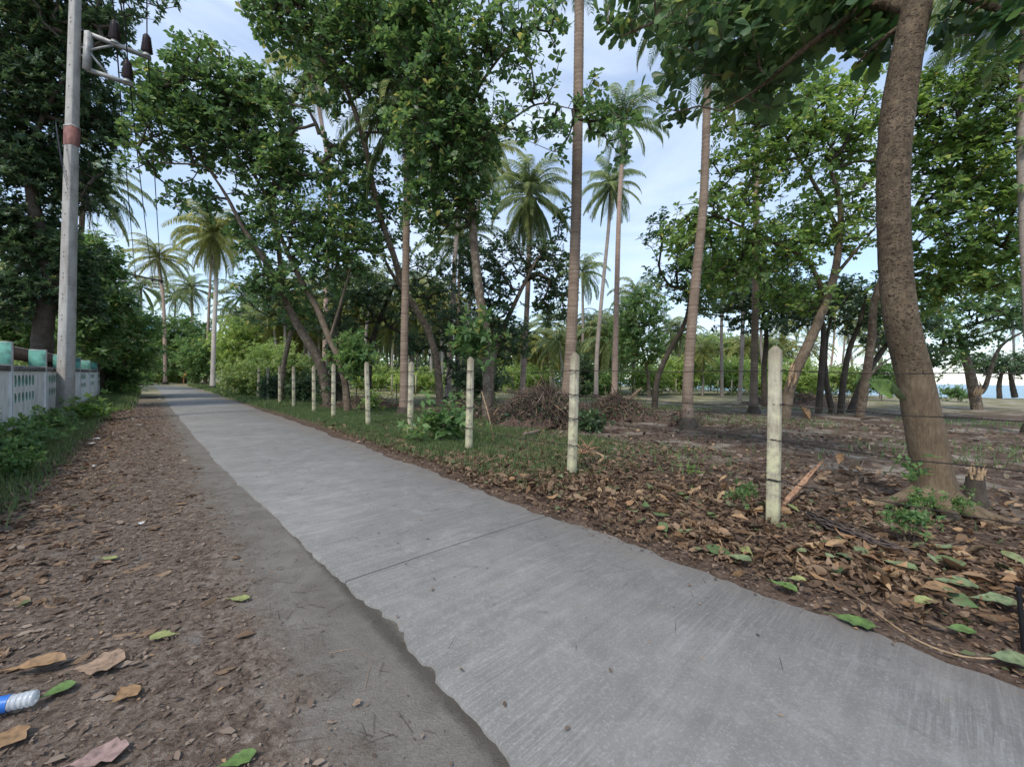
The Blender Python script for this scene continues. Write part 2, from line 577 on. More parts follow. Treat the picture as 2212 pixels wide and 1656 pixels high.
def wallpaint():
    m = NT('wall_paint')
    v = m.coord()
    z = m.n('ShaderNodeSeparateXYZ', {0: v}).outputs['Z']
    drip = m.noise(m.coord(scale=(1, 1, .15)), 7, 5, .65)
    blot = m.noise(v, 2.2, 5, .6)
    f = m.math('ADD', m.math('MULTIPLY', drip, .6), m.math('MULTIPLY', blot, .4))
    c = m.ramp(f, [(.32, (.36, .36, .35)), (.43, (.64, .65, .65)), (.58, (.82, .83, .84))])
    low = m.n('ShaderNodeMapRange', {'Value': m.math('ADD', z, m.math('MULTIPLY', blot, .5)), 'From Min': .75, 'From Max': .3}).outputs[0]
    c = m.mix(m.math('MULTIPLY', low, .55), c, (.19, .19, .15))
    return m.pbr(c, .85, m.bump(m.noise(v, 50, 4), .3, .004), spec=.3)


M['wall'] = wallpaint()
M['cap'] = simple('wall_cap', (.16, .155, .15), .9, .6, 9, .5, 40)
M['teal'] = simple('teal_paint', (.085, .26, .215), .7, .45, 5, .2, 30)
M['teal_hole'] = simple('teal_hole', (.20, .36, .29), .8, .3, 6, .2, 30)
M['concrete'] = simple('pillar_concrete', (.34, .33, .31), .85, .3, 4, .4, 60)


def polemat():
    m = NT('pole_concrete')
    v = m.coord()
    n1 = m.noise(m.coord(scale=(1, 1, .3)), 6, 5, .6)
    n2 = m.noise(v, 45, 4, .7)
    ringz = m.noise(m.coord(scale=(.05, .05, 1)), 22, 3, .7)
    f = m.math('ADD', m.math('MULTIPLY', n1, .6), m.math('ADD', m.math('MULTIPLY', n2, .2), m.math('MULTIPLY', ringz, .2)))
    c = m.ramp(f, [(.36, (.25, .23, .21)), (.5, (.37, .355, .33)), (.64, (.46, .445, .42))])
    return m.pbr(c, .85, m.bump(n2, .35, .004), spec=.3)


M['pole'] = polemat()


def postmat():
    m = NT('fence_post_paint')
    v = m.coord()
    z = m.n('ShaderNodeSeparateXYZ', {0: v}).outputs['Z']
    n1 = m.noise(v, 5, 5, .65)
    n2 = m.noise(v, 38, 5, .7)
    st = m.noise(m.coord(scale=(1, 1, .12)), 26, 4, .7)
    base = m.ramp(m.math('ADD', m.math('MULTIPLY', n1, .5), m.math('MULTIPLY', st, .5)), [(.36, (.21, .18, .13)), (.5, (.37, .335, .25)), (.66, (.50, .46, .36))])
    lichen = m.ramp(m.math('ADD', n1, m.n('ShaderNodeMapRange', {'Value': z, 'From Min': 1.7, 'From Max': .1, 'To Min': -.12, 'To Max': .12}).outputs[0]), [(.47, 0.0), (.60, 1.0)])
    c = m.mix(m.math('MULTIPLY', lichen, .65), base, (.56, .54, .33))
    top = m.n('ShaderNodeMapRange', {'Value': m.math('ADD', z, m.math('MULTIPLY', n1, .5)), 'From Min': 1.75, 'From Max': 2.15}).outputs[0]
    c = m.mix(m.math('MULTIPLY', top, .7), c, (.17, .14, .095))
    foot = m.n('ShaderNodeMapRange', {'Value': m.math('ADD', z, m.math('MULTIPLY', n2, .25)), 'From Min': .28, 'From Max': .12}).outputs[0]
    c = m.mix(m.math('MULTIPLY', foot, .6), c, (.10, .085, .055))
    c = m.mix(m.math('MULTIPLY', m.ramp(n2, [(.60, 0.0), (.70, 1.0)]), .75), c, (.09, .08, .06))
    return m.pbr(c, .88, m.bump(n2, .45, .004), spec=.25)


M['post'] = postmat()
M['cap_post'] = simple('post_tip', (.30, .26, .19), .9, .4, 9, .5, 40)
M['wire'] = simple('rusty_wire', (.045, .038, .034), .7, .3, 30, .1, 60, .5)
M['cable'] = simple('cable', (.035, .035, .055), .6, .2, 20, .1, 60)
M['steel'] = simple('galvanised_steel', (.36, .36, .35), .6, .25, 8, .15, 60, .2)
M['insulator'] = simple('insulator', (.035, .018, .022), .35, .3, 20, .1, 60)
M['redband'] = simple('red_band', (.22, .10, .085), .8, .25, 7, .3, 50)
M['black'] = simple('black_plastic', (.012, .012, .014), .5, .2, 20, .1, 60)
M['hole'] = simple('dark_hole', (.02, .018, .016), .9, .2, 20, .1, 60)
M['roof'] = simple('fibre_cement_roof', (.34, .28, .25), .9, .35, 5, .4, 40)
M['shed_wood'] = simple('shed_wood', (.13, .085, .06), .85, .4, 8, .4, 40)
M['blue_sheet'] = simple('blue_sheet', (.10, .32, .52), .5, .25, 3, .3, 20)
M['tan_wall'] = simple('tan_wall', (.50, .33, .24), .8, .2, 3, .3, 20)
M['split_wood'] = simple('split_wood', (.36, .205, .125), .75, .4, 18, .8, 50, bd=.015)
M['raw_wood'] = simple('raw_wood', (.36, .25, .15), .75, .4, 18, .8, 50, bd=.015)
M['green_leaf'] = simple('fresh_green_leaf', (.11, .18, .05), .5, .3, 25, .4, 40)
M['pale_green_leaf'] = simple('pale_green_leaf', (.155, .195, .095), .55, .35, 25, .4, 40)
M['yellow_leaf'] = simple('yellow_green_leaf', (.25, .27, .10), .55, .3, 25, .4, 40)
M['orange_leaf'] = simple('orange_leaf', (.25, .150, .075), .6, .35, 30, .5, 40)
M['tan_leaf'] = simple('tan_leaf', (.28, .19, .13), .65, .35, 30, .5, 40)
M['pink_leaf'] = simple('pink_brown_leaf', (.30, .20, .18), .65, .3, 30, .5, 40)
M['paper'] = simple('white_scrap', (.66, .67, .68), .6, .15, 20, .4, 40)
M['blue'] = simple('blue_label', (.03, .16, .55), .4, .2, 20, .1, 40)
M['fibre'] = simple('palm_fibre', (.10, .075, .065), .9, .5, 14, .7, 70, bd=.01)
M['soil'] = simple('heaped_soil', (.10, .065, .05), .95, .5, 8, 1.0, 30, bd=.03)

bm_ = NT('clear_bottle')
bb = bm_.n('ShaderNodeBsdfPrincipled', {'Base Color': (.85, .88, .92), 'Roughness': .12, 'IOR': 1.45, 'Transmission Weight': .55})
bm_.t.links.new(bb.outputs[0], bm_.out.inputs['Surface'])
M['bottle'] = bm_.m

sm_ = NT('sea_water')
M['sea'] = sm_.pbr((.10, .22, .30), .25, sm_.bump(sm_.noise(sm_.coord(scale=(1, 2.5, 1)), 1.5, 4), .5, .2), spec=.5)

# ------------------------------------------------------------------ the ground, sea, road
def axis(parts):
    return np.unique(np.concatenate([np.linspace(a, b, n) for a, b, n in parts]).round(4))


gx = axis([(-1800, -120, 12), (-120, -30, 40), (-30, -8, 80), (-8, 10, 180), (10, 30, 70), (30, 130, 30), (130, 1800, 10)])
gy = axis([(-60, 0, 12), (0, 10, 110), (10, 26, 80), (26, 120, 60), (120, 2500, 12)])
X, Y = np.meshgrid(gx, gy, indexing='ij')
Z = ground_z(X, Y)
fade = np.clip((Y - 40) / 30, 0, 1)
Z = Z * (1 - fade) + fade * (-.02)
# the beach falls away under the sea on the right
coast = np.interp(X, [-10, 12, 20, 30, 45, 60, 120, 1800], [4000, 400, 150, 78, 50, 45, 30, 30])
Z = np.where(Y > coast, Z - np.clip((Y - coast) / 12, 0, 1) * 1.2, Z)
g = MB()
nx, ny = len(gx), len(gy)
ii, jj = np.meshgrid(np.arange(nx - 1), np.arange(ny - 1), indexing='ij')
b0 = (ii * ny + jj).ravel()
g.add(np.stack([X, Y, Z], -1).reshape(-1, 3), np.stack([b0, b0 + ny, b0 + ny + 1, b0 + 1], -1))
ground = struct('ground', g, M['ground'], True)

w = MB()
w.add([[8, 20, -.28], [4200, 20, -.28], [4200, 4200, -.28], [8, 4200, -.28]], [[0, 1, 2, 3]])
struct('sea', w, M['sea'])


def road_c(s):
    """centre line in world XY and half width; bends left beyond the straight"""
    s = np.asarray(s, float)
    bend = np.clip(s - 52, 0, None)
    lat = np.interp(s, [-10, 3, 8, 40, 52], [2.17, 2.16, 2.13, 2.12, 2.12])
    latc = lat - .022 * bend ** 2 * np.where(bend < 24, 1, 0) - np.where(bend >= 24, .022 * 576 + (bend - 24) * 1.056, 0)
    hw = np.interp(s, [-10, 3, 9, 20, 60], [1.10, 1.10, 1.28, 1.38, 1.45])
    return latc, hw


road = bpy.data.objects.new('road', None)
COL.objects.link(road)
road['kind'] = 'structure'


def jag(s, k):
    gr = np.random.default_rng(int(k * 10))
    out = np.zeros(len(s))
    for st_, am in ((.9, .030), (.31, .016), (.12, .013), (.05, .010)):
        kn = gr.normal(0, am, 4000)
        x = (s + 40) / st_
        out += np.interp(x, np.arange(4000), kn)
    return out


joints = [-11.3, -4.15, 2.95, 10.1, 17.2, 24.3, 31.4, 38.5, 45.6, 52.7, 59.8, 66.9, 74, 81, 88]
for a, b in zip(joints[:-1], joints[1:]):
    step = .035 if b < 11 else .12 if b < 30 else .6
    s = np.arange(a + .006, b - .006, step)
    s = np.append(s, b - .006)
    lc, hw = road_c(s)
    jl = jag(s, 1.0) * np.interp(s, [0, 2.2, 3, 20], [1.1, 1.0, .4, .6])
    lef, rig = lc - hw - jl, lc + hw + jag(s, 5.0) * 1.2
    zt = .004 * np.sin(s * .9)
    zt = np.interp(s, [a, a + .02, b - .02, b], [-.006, 0, 0, -.006]) + .002 * rng.random()
    rows = [(lef - .008, -.07 + 0 * s), (lef - .001, zt - .006), (lef + .008, zt), (lc, zt + .012), (rig - .02, zt), (rig, zt - .012), (rig + .01, -.07 + 0 * s)]
    V = np.stack([RF(s, l, z) for l, z in rows], 1)
    if b > 52:
        pass
    mb = MB()
    n = len(rows)
    i, j = np.meshgrid(np.arange(len(s) - 1), np.arange(n - 1), indexing='ij')
    q = (i * n + j).ravel()
    mb.add(V.reshape(-1, 3), np.stack([q, q + 1, q + n + 1, q + n], -1))
    mb.add(V[0], [[0, 1, 2, 3], [0, 3, 4, 6], [4, 5, 6, 6]][:2])
    mb.add(V[-1], [[3, 2, 1, 0], [6, 4, 3, 0]])
    part('slab', mb, M['road'], road)
# dark earth pressed into the joints and along the broken left edge
jm = simple('joint_earth', (.075, .06, .05), .95, .4, 20, .5, 60)
mb = MB()
mb.add(RF(np.array([-6, 50, 50, -6.]), np.array([1.2, 1.2, 3.0, 3.0]), -.017), [[0, 1, 2, 3]])
part('joint_filling', mb, jm, road)


# ------------------------------------------------------------------ leaf templates
def leaf_template(n=2, w=.30, droop=.10, fold=.10, obov=True):
    """rows along the blade, 3 vertices across"""
    if obov:
        prof = {2: [(0, .03), (.68, 1), (1, .12)], 4: [(0, .06), (.3, .45), (.6, .92), (.85, .95), (1, .15)]}[n]
    else:
        prof = {2: [(0, .1), (.45, 1), (1, .05)], 4: [(0, .1), (.25, .8), (.5, 1), (.78, .65), (1, .04)]}[n]
    v, f = [], []
    for a, ww in prof:
        z0 = -droop * a * a
        v += [(a, -w * ww, z0 + fold * ww), (a, 0, z0), (a, w * ww, z0 + fold * ww)]
    for i in range(len(prof) - 1):
        k = i * 3
        f += [(k, k + 3, k + 4, k + 1), (k + 1, k + 4, k + 5, k + 2)]
    return np.array(v), [np.array(f)]


LEAF_MID = (np.array([(0, 0, 0), (.66, -.30, .05), (1, 0, -.12), (.66, .30, .05), (.60, 0, -.03)]), [np.array([(0, 4, 2, 1), (0, 3, 2, 4)])])
LEAF_NEAR = leaf_template(4, .29, .12, .05)
LEAF_OVAL = (np.array([(0, 0, 0), (.45, -.24, .05), (1, 0, -.15), (.45, .24, .05)]), [np.array([(0, 3, 2, 1)])])


def unit(a):
    return a / (np.linalg.norm(a, axis=-1, keepdims=True) + 1e-9)


def rosettes(mb, pts, axes, k, size, tpl, spread=(50, 92), jitter=.25):
    n = len(pts)
    k = k + 1
    size = size * 1.08
    axes = unit(axes + rng.normal(0, .35, (n, 3)))
    ref = np.where(np.abs(axes[:, 2:3]) < .9, np.array([[0, 0, 1.]]), np.array([[1., 0, 0]]))
    p = unit(np.cross(axes, ref))
    q = np.cross(axes, p)
    az = (np.arange(k) * 2.39996)[None] + rng.random((n, 1)) * 6.28 + rng.normal(0, .25, (n, k))
    po = np.radians(rng.uniform(spread[0], spread[1], (n, k)))
    d = (axes[:, None] * np.cos(po)[..., None] + (p[:, None] * np.cos(az)[..., None] + q[:, None] * np.sin(az)[..., None]) * np.sin(po)[..., None])
    d = unit(d + rng.normal(0, .08, d.shape))
    nr = unit(axes[:, None] + rng.normal(0, jitter, d.shape) + np.array([0, 0, .25]))
    base = pts[:, None] + axes[:, None] * (rng.uniform(-.35, .2, (n, k)) * size)[..., None] + d * size * .08
    sz = size * rng.uniform(.45, 1.25, (n, k))
    B, D, N, S = base.reshape(-1, 3), d.reshape(-1, 3), nr.reshape(-1, 3), sz.ravel()
    if mb is not None:
        mb.stamp(B, D, N, S, *tpl)
    return B, D, N, S


def smooth_path(pts, rad, m=6):
    pts = np.asarray([tuple(p) for p in pts], float)
    n = len(pts)
    if n < 3:
        t = np.linspace(0, 1, m * 2)
        return pts[0] + (pts[-1] - pts[0]) * t[:, None], np.interp(t, [0, 1], [rad[0], rad[-1]])
    rad = np.interp(np.arange(n), np.linspace(0, n - 1, len(rad)), rad)
    out, ro = [], []
    ext = np.vstack([2 * pts[0] - pts[1], pts, 2 * pts[-1] - pts[-2]])
    for i in range(n - 1):
        p0, p1, p2, p3 = ext[i:i + 4]
        for t in np.linspace(0, 1, m, endpoint=False):
            out.append(.5 * ((2 * p1) + (-p0 + p2) * t + (2 * p0 - 5 * p1 + 4 * p2 - p3) * t * t + (-p0 + 3 * p1 - 3 * p2 + p3) * t ** 3))
            ro.append(rad[i] * (1 - t) + rad[i + 1] * t)
    out.append(pts[-1])
    ro.append(rad[-1])
    return np.array(out), np.array(ro)


DENS = 1.05


def in_blob(c, r, n, hollow=.35):
    d = unit(rng.normal(0, 1, (n, 3)))
    rr = rng.uniform(hollow ** 3, 1, n) ** (1 / 3)
    lump = 1 + .22 * np.sin(d[:, 0] * 5 + c[0]) * np.sin(d[:, 2] * 6 + c[2]) + rng.normal(0, .15, n)
    return np.array(c) + d * (rr * lump)[:, None] * np.array(r)


def blob(u, v, y, ru, rv, n, ry=None):
    """a clump of crown round the point seen at (u, v), y metres away; ru, rv its half size there"""
    c = P(u, v, y)
    k = y / F
    rx, rz = ru * k, rv * k
    return (tuple(c), (rx, ry if ry else (rx + rz) * .5, rz), n)


def tree(name, label, cat, stems, blobs, leaf=.2, k=8, tpl=LEAF_MID, mat='almond_leaf', bark='bark', group=None,
         sides=9, tip=.0085, loose=0, spread=(50, 92), maxlift=.1, single_leaves=0, trunk_wob=.05):
    """stems: list of (points, radii); the first starts at the ground. blobs fill the crown; boughs grow from the stems to it"""
    root_p = stems[0][0][0]
    root = thing(name, label, cat, (root_p[0], root_p[1], 0), 0, group)
    tb = MB()
    nodes, nr = [], []
    for pts, rad in stems:
        sp, sr = smooth_path(pts, rad, 7)
        tb.tube(sp, sr, sides if sr[0] > .05 else 6, True, trunk_wob)
        skip = len(sp) // 3 if pts is stems[0][0] else 2
        nodes += list(sp[skip:])
        nr += list(sr[skip:])
    nodes = np.array(nodes)
    n0 = len(nodes)
    C = np.concatenate([in_blob(c, r, int(n * DENS)) for c, r, n in blobs]) if blobs else np.zeros((0, 3))
    C[:, 2] = np.maximum(C[:, 2], .25)
    # order by distance from the stems
    dist = np.min(np.linalg.norm(C[:, None] - nodes[None], axis=2), axis=1)
    C = C[np.argsort(dist)]
    cap = n0 + 3 * len(C) + 5
    A = np.zeros((cap, 3))
    A[:n0] = nodes
    par = -np.ones(cap, int)
    depth = np.zeros(cap)
    cnt = n0
    tips = []
    for c in C:
        d = np.linalg.norm(A[:cnt] - c, axis=1) + depth[:cnt] * .22
        # branches rather come from below than from above
        d = d + np.clip(A[:cnt, 2] - c[2], 0, None) * .5
        p = int(np.argmin(d))
        v = c - A[p]
        ln = np.linalg.norm(v)
        last = p
        if ln > .9:
            for t in ((.36, .7) if ln > 1.6 else (.5,)):
                A[cnt] = A[p] + v * t + rng.normal(0, .05 * ln, 3) + np.array([0, 0, -.05 * ln * (1 if ln < 3 else .3)])
                par[cnt] = last
                depth[cnt] = depth[last] + ln * .4
                last = cnt
                cnt += 1
        A[cnt] = c
        par[cnt] = last
        depth[cnt] = depth[p] + ln
        tips.append(cnt)
        cnt += 1
    load = np.zeros(cnt)
    load[tips] = 1
    for i in range(cnt - 1, n0 - 1, -1):
        load[par[i]] += load[i]
    rr = tip * np.power(np.maximum(load, 1), .5)
    rr = np.minimum(rr, .09)
    idx = np.arange(n0, cnt)
    if len(idx):
        pa = par[idx]
        ra = np.where(pa < n0, rr[idx] * 1.1, np.minimum(rr[pa], rr[idx] * 1.6))
        br = MB()
        br.edges(A[pa], A[idx], ra, rr[idx] * .92, 4 if len(idx) > 500 else 5)
    part('trunk', tb, M[bark], root, True)
    if len(idx):
        part('branches', br, M['bark_dark'] if bark != 'bark_near' else M['bark'], root, kind='stuff')
    tips = np.array(tips, int)
    lm = MB()
    T = A[tips]
    ax = unit(T - A[par[tips]]) * .8 + np.array([0, 0, .75])
    if loose:
        extra = T.repeat(loose, 0) + rng.normal(0, leaf * 1.5, (len(T) * loose, 3))
        T = np.concatenate([T, extra])
        ax = np.concatenate([ax, ax.repeat(loose, 0)])
    if single_leaves:
        B, D, N, S = rosettes(None, T, ax, k, leaf, tpl, spread)
        loc = (B - np.array(CAMP)) @ np.array(RM)
        u, v = loc[:, 0] / -loc[:, 2], loc[:, 1] / -loc[:, 2]
        vis = (loc[:, 2] < -.5) & (np.abs(u) < 1.27) & (np.abs(v) < .95)
        key = np.where(vis, -loc[:, 2], 1e6)
        order = np.argsort(key)
        ones, rest = order[:single_leaves], order[single_leaves:]
        lm.stamp(B[rest], D[rest], N[rest], S[rest], *tpl)
        t = MB()
        t.add(tpl[0], tpl[1][0])
        me = t.mesh('leaf', M['almond_leaf_solo'])
        for i in ones:
            sd_ = unit(np.cross(N[i], D[i]))
            nn = np.cross(D[i], sd_)
            o = bpy.data.objects.new('leaf', me)
            COL.objects.link(o)
            o.parent = root
            m4 = Matrix.Identity(4)
            for r_ in range(3):
                m4[r_][0], m4[r_][1], m4[r_][2] = D[i][r_] * S[i], sd_[r_] * S[i], nn[r_] * S[i]
                m4[r_][3] = B[i][r_]
            o.matrix_basis = Matrix.Translation(-Vector(root.location)) @ m4
    else:
        rosettes(lm, T, ax, k, leaf, tpl, spread)
    part('crown', lm, M[mat], root, kind='stuff' if single_leaves else None)
    return root


# leaves that are objects of their own take their variation from the object
m_ = NT('almond_leaf_solo')
rnd_ = m_.n('ShaderNodeObjectInfo').outputs['Random']
c_ = m_.ramp(rnd_, [(0, (.025, .060, .026)), (.5, (.040, .095, .032)), (.9, (.080, .150, .040)), (1, (.16, .22, .05))])
M['almond_leaf_solo'] = m_.pbr(c_, .38, spec=.4, trans=.30, transcol=m_.n('ShaderNodeHueSaturation', {'Hue': .475, 'Saturation': 1.1, 'Value': 2.3, 'Color': c_}).outputs[0])


# ------------------------------------------------------------------ coconut palms
def frond(elev, length=4.0, pairs=46, dead=False, seed=0, llen=.75, mat='palm_leaf', wide=1.0):
    r = np.random.default_rng(seed)
    n = 15
    ang = R(elev)
    p = [np.zeros(3)]
    a = ang
    for i in range(n):
        t = (i + .5) / n
        a = ang - (R(95) + ang * .25) * (t ** 1.5) * (1.0 if elev > -20 else .5)
        a = max(a, R(-88))
        p.append(p[-1] + np.array([math.cos(a), 0, math.sin(a)]) * length / n)
    p = np.array(p)
    p[:, 1] += np.linspace(0, 1, n + 1) ** 2 * r.normal(0, .3)
    mb = MB()
    rad = np.interp(np.linspace(0, 1, n + 1), [0, .08, 1], [.055, .032, .006])
    mb.tube(p, rad, 4, False)
    t = np.linspace(.10, .995, pairs).repeat(2)
    sgn = np.tile([1., -1.], pairs)
    t = t + r.normal(0, .004, len(t))
    if dead:
        keep = r.random(len(t)) > .35
        t, sgn = t[keep], sgn[keep]
    x = np.clip(t, 0, 1) * n
    i0 = np.clip(x.astype(int), 0, n - 1)
    fr = (x - i0)[:, None]
    B = p[i0] * (1 - fr) + p[i0 + 1] * fr
    T = unit(p[i0 + 1] - p[i0])
    side = np.tile([0, 1., 0], (len(t), 1)) * sgn[:, None]
    L_ = llen * np.interp(t, [.1, .3, .7, 1], [.55, 1, .9, .35]) * r.uniform(.85, 1.1, len(t))
    droopy = (1.7 if dead else .55) + r.uniform(-.15, .35, len(t))
    d1 = unit(side * 1.0 + T * .55 + np.array([0, 0, -.25]) * droopy[:, None])
    d2 = unit(side * .55 + T * .5 + np.array([0, 0, -1.1]) * droopy[:, None])
    w = .038 * wide * np.interp(t, [.1, .4, 1], [.8, 1.1, .6])[:, None]
    # blade lies across the rachis direction
    wd = unit(np.cross(d1, np.array([0, 0, 1.])) + T * .4)
    m1 = B + d1 * (L_ * .45)[:, None]
    e = m1 + d2 * (L_ * .55)[:, None]
    v = np.stack([B - wd * w * .5, B + wd * w * .5, m1 + wd * w, m1 - wd * w, e], 1)
    off = (np.arange(len(t)) * 5)[:, None, None]
    mb.add(np.zeros((0, 3)), np.zeros((0, 4), int))
    mb.add_raw(off, np.array([[0, 1, 2, 3]]))
    mb.add_raw(off, np.array([[3, 2, 4]]))
    mb.v.append(v.reshape(-1, 3))
    mb.n += v.size // 3
    return mb


ELEVS = [82, 68, 52, 36, 18, 0, -22, -48, -68]
FR = {}
for i, e in enumerate(ELEVS):
    for kk in range(2):
        f_ = frond(e, 3.9 if e > 60 else 4.3, 56, seed=i * 7 + kk, llen=.85)
        FR[(i, kk, 'palm_leaf')] = f_.mesh('frond', M['palm_leaf'])
        FR[(i, kk, 'palm_yellow')] = f_.mesh('frond', M['palm_yellow'])
FR['dead'] = frond(-70, 3.4, 40, True, 99, .6).mesh('dead_frond', M['dead_frond'])
LEVEL_COUNTS = [3, 4, 4, 5, 5, 5, 4, 3, 1]


def joined_crown(mat, seed, counts, scale=1.0, dead=2):
    r = np.random.default_rng(seed)
    mb = MB()
    for li, c in enumerate(counts):
        for q in range(c):
            f_ = frond(ELEVS[li] + r.uniform(-8, 8), 4.2 * scale, 26, seed=int(r.integers(1e6)), llen=.95, wide=2.1)
            an = q * 2 * math.pi / c + li * .8 + r.normal(0, .25)
            cs, sn = math.cos(an), math.sin(an)
            rot = np.array([[cs, -sn, 0], [sn, cs, 0], [0, 0, 1]])
            n_before = mb.n
            vv = np.concatenate(f_.v) @ rot.T
            for ff in f_.f:
                if len(ff):
                    mb.f.append(ff + n_before)
            mb.v.append(vv)
            mb.n += len(vv)
    return mb.mesh('crown', M[mat])


CROWNS = [joined_crown('palm_leaf', 1, [2, 3, 3, 4, 4, 4, 3, 2, 1]), joined_crown('palm_leaf', 2, [2, 3, 4, 4, 3, 4, 3, 3, 0]),
          joined_crown('palm_yellow', 3, [2, 3, 3, 4, 4, 3, 3, 2, 1]), joined_crown('palm_yellow', 4, [3, 3, 3, 3, 4, 4, 2, 2, 1])]

coconut_m = simple('coconut_husk', (.20, .17, .06), .5, .3, 6, .2, 20)


def palm_trunk(pts, r0, r1, flare=1.45, ring=.13):
    sp, _ = smooth_path(pts, [r0, r1], 10)
    seg = np.linalg.norm(np.diff(sp, axis=0), axis=1)
    cum = np.concatenate([[0], np.cumsum(seg)])
    n = max(20, int(cum[-1] / ring))
    t = np.repeat(np.linspace(0, cum[-1], n), 2)
    t[1::2] += .02
    t[:] = np.clip(t, 0, cum[-1])
    q = np.stack([np.interp(t, cum, sp[:, k]) for k in range(3)], 1)
    q[:, 2] += np.arange(len(q)) * 1e-5
    rad = np.interp(t, [0, .25, .9, 2.5, cum[-1]], [r0 * flare, r0 * (1 + (flare - 1) * .65), r0 * 1.08, r0, r1])
    rad = rad * np.where(np.arange(len(t)) % 2 == 0, 1.05, .95) * rng.uniform(.985, 1.015, len(t))
    mb = MB()
    mb.tube(q, rad, 12, True, .012)
    return mb


def palm(label, pts, r0, r1, mat='palm_leaf', bark='palm_bark', scale=.85, counts=None, dead=2, nuts=True, group=None, seed=0, tilt=0.0):
    r = np.random.default_rng(seed + 50)
    b = pts[0]
    root = thing('coconut_palm', label, 'palm tree', (b[0], b[1], 0), 0, group)
    part('trunk', palm_trunk(pts, r0, r1), M[bark], root, True)
    rm = MB()
    an = np.linspace(0, 1, 5)
    b3 = np.array([b[0], b[1], 0])
    rm.tube(b3 + np.outer(an, [0, 0, .38]) - [0, 0, .05], np.interp(an, [0, .4, 1], [r0 * 2.1, r0 * 1.75, r0 * 1.38]), 14, True, .12)
    part('root_mound', rm, M['bark_dark'], root)
    top = Vector(pts[-1])
    counts = counts or LEVEL_COUNTS
    for li, c in enumerate(counts):
        for q in range(c):
            me = FR[(li, int(r.integers(2)), mat)]
            o = bpy.data.objects.new('frond', me)
            COL.objects.link(o)
            o.parent = root
            o.location = top - Vector((b[0], b[1], 0)) + Vector((0, 0, r.uniform(-.2, .15)))
            o.rotation_euler = (r.normal(0, .06), r.normal(0, .08) + tilt, q * 2 * math.pi / c + li * .8 + r.normal(0, .22))
            s_ = scale * r.uniform(.85, 1.1)
            o.scale = (s_, s_ * (1 if r.random() < .5 else -1), s_)
    for q in range(dead):
        o = bpy.data.objects.new('dead_frond', FR['dead'])
        COL.objects.link(o)
        o.parent = root
        o.location = top - Vector((b[0], b[1], 0)) - Vector((0, 0, .25))
        o.rotation_euler = (0, .1, r.uniform(0, 6.28))
        o.scale = (scale,) * 3
        o['label'] = 'dry brown hanging frond'
    if nuts:
        for q in range(5):
            mb = MB()
            a = r.uniform(0, 6.28)
            c = np.array(top) + np.array([math.cos(a) * .26, math.sin(a) * .26, -.3 - r.uniform(0, .15)]) * scale
            t = np.linspace(0, 1, 6)
            mb.tube(c + np.outer(t - .5, [0, 0, .26]), np.sin(t * math.pi * .94 + .1) * .11, 8, True)
            part('coconut', mb, coconut_m, root, True)
    return root


def grove_label(u):
    for lim, t in ((640, 'over the roadside bushes left of the dark leaning tree'), (800, 'behind the fifth to seventh fence posts'), (960, 'between the straight brown and the light grey palm trunks'),
                   (1100, 'behind the spotted tree and the dark forked tree'), (1215, 'between the forked tree and the tall ringed trunk'), (9999, 'just right of the tall ringed trunk')):
        if u < lim:
            return 'pale palm of the far grove ' + t


def far_palm(label, u, y, vtop, lean=0.0, ci=0, scale=1.0, r0=.17, bark='palm_bark_grey', group=None, rz=None):
    """a palm whose crown centre is seen at height vtop; standing at y metres"""
    b = base_at(u - lean, y)
    t = P(u, vtop, y)
    root = thing('coconut_palm', label, 'palm tree', tuple(b), 0, group)
    mid = (b + t) * .5 + Vector((rng.normal(0, .25), 0, 0))
    mb = MB()
    sp, sr = smooth_path([b, mid, t], [r0 * 1.15, r0, r0 * .75], 6)
    mb.tube(sp, sr, 7)
    part('trunk', mb, M[bark], root, True)
    o = link('crown', CROWNS[ci], root, loc=t - b)
    o.matrix_parent_inverse = Matrix.Identity(4)
    o.rotation_euler = (0, 0, rng.uniform(0, 6.28) if rz is None else rz)
    o.scale = (scale,) * 3
    return root


def path(pix, y0, y1=None, ground=True):
    """stem points from (u, v) readings, its distance running from y0 to y1"""
    y1 = y0 if y1 is None else y1
    ys = np.linspace(y0, y1, len(pix))
    pts = [P(u, v, y) for (u, v), y in zip(pix, ys)]
    if ground:
        pts[0] = Vector((pts[0].x, pts[0].y, -.05))
    return pts


# ---- the palms one can tell apart
palm('tall ringed brown palm trunk rising out of the picture beside the second nearest fence post',
     path([(1218, 914), (1232, 760), (1243, 500), (1248, 250), (1251, 0), (1252, -230)], 13.4, 13.8), .185, .15, bark='palm_bark', seed=1)
palm('tall palm with a grey-brown trunk between the brush heap clearing and the nearest fence post',
     path([(1485, 924), (1487, 800), (1503, 600), (1519, 440), (1526, 250), (1534, -30)], 12.7, 13.5), .155, .10, seed=2, mat='palm_leaf', dead=3)
palm('slim brown palm whose trunk stands just left of the nearest fence post',
     path([(1627, 892), (1630, 740), (1633, 560), (1634, 350), (1640, 130)], 19, 19.5), .155, .12, bark='palm_bark', seed=3)
palm('bushy palm with a hanging skirt of fronds behind the brush heap',
     path([(1126, 872), (1134, 740), (1141, 600), (1143, 520), (1145, 420)], 22, 22), .15, .12, bark='palm_bark_pink', seed=4, dead=1, scale=.72,
     counts=[7, 7, 4, 3, 4, 5, 9, 12, 9])
palm('tallest open palm with brown dead fronds hanging, right of the big ringed trunk',
     path([(1327, 872), (1329, 760), (1336, 484), (1343, 350), (1349, 262)], 23, 23), .165, .11, bark='palm_bark_pink', seed=5, dead=6, scale=.66,
     counts=[5, 6, 3, 1, 2, 3, 2, 1, 0])
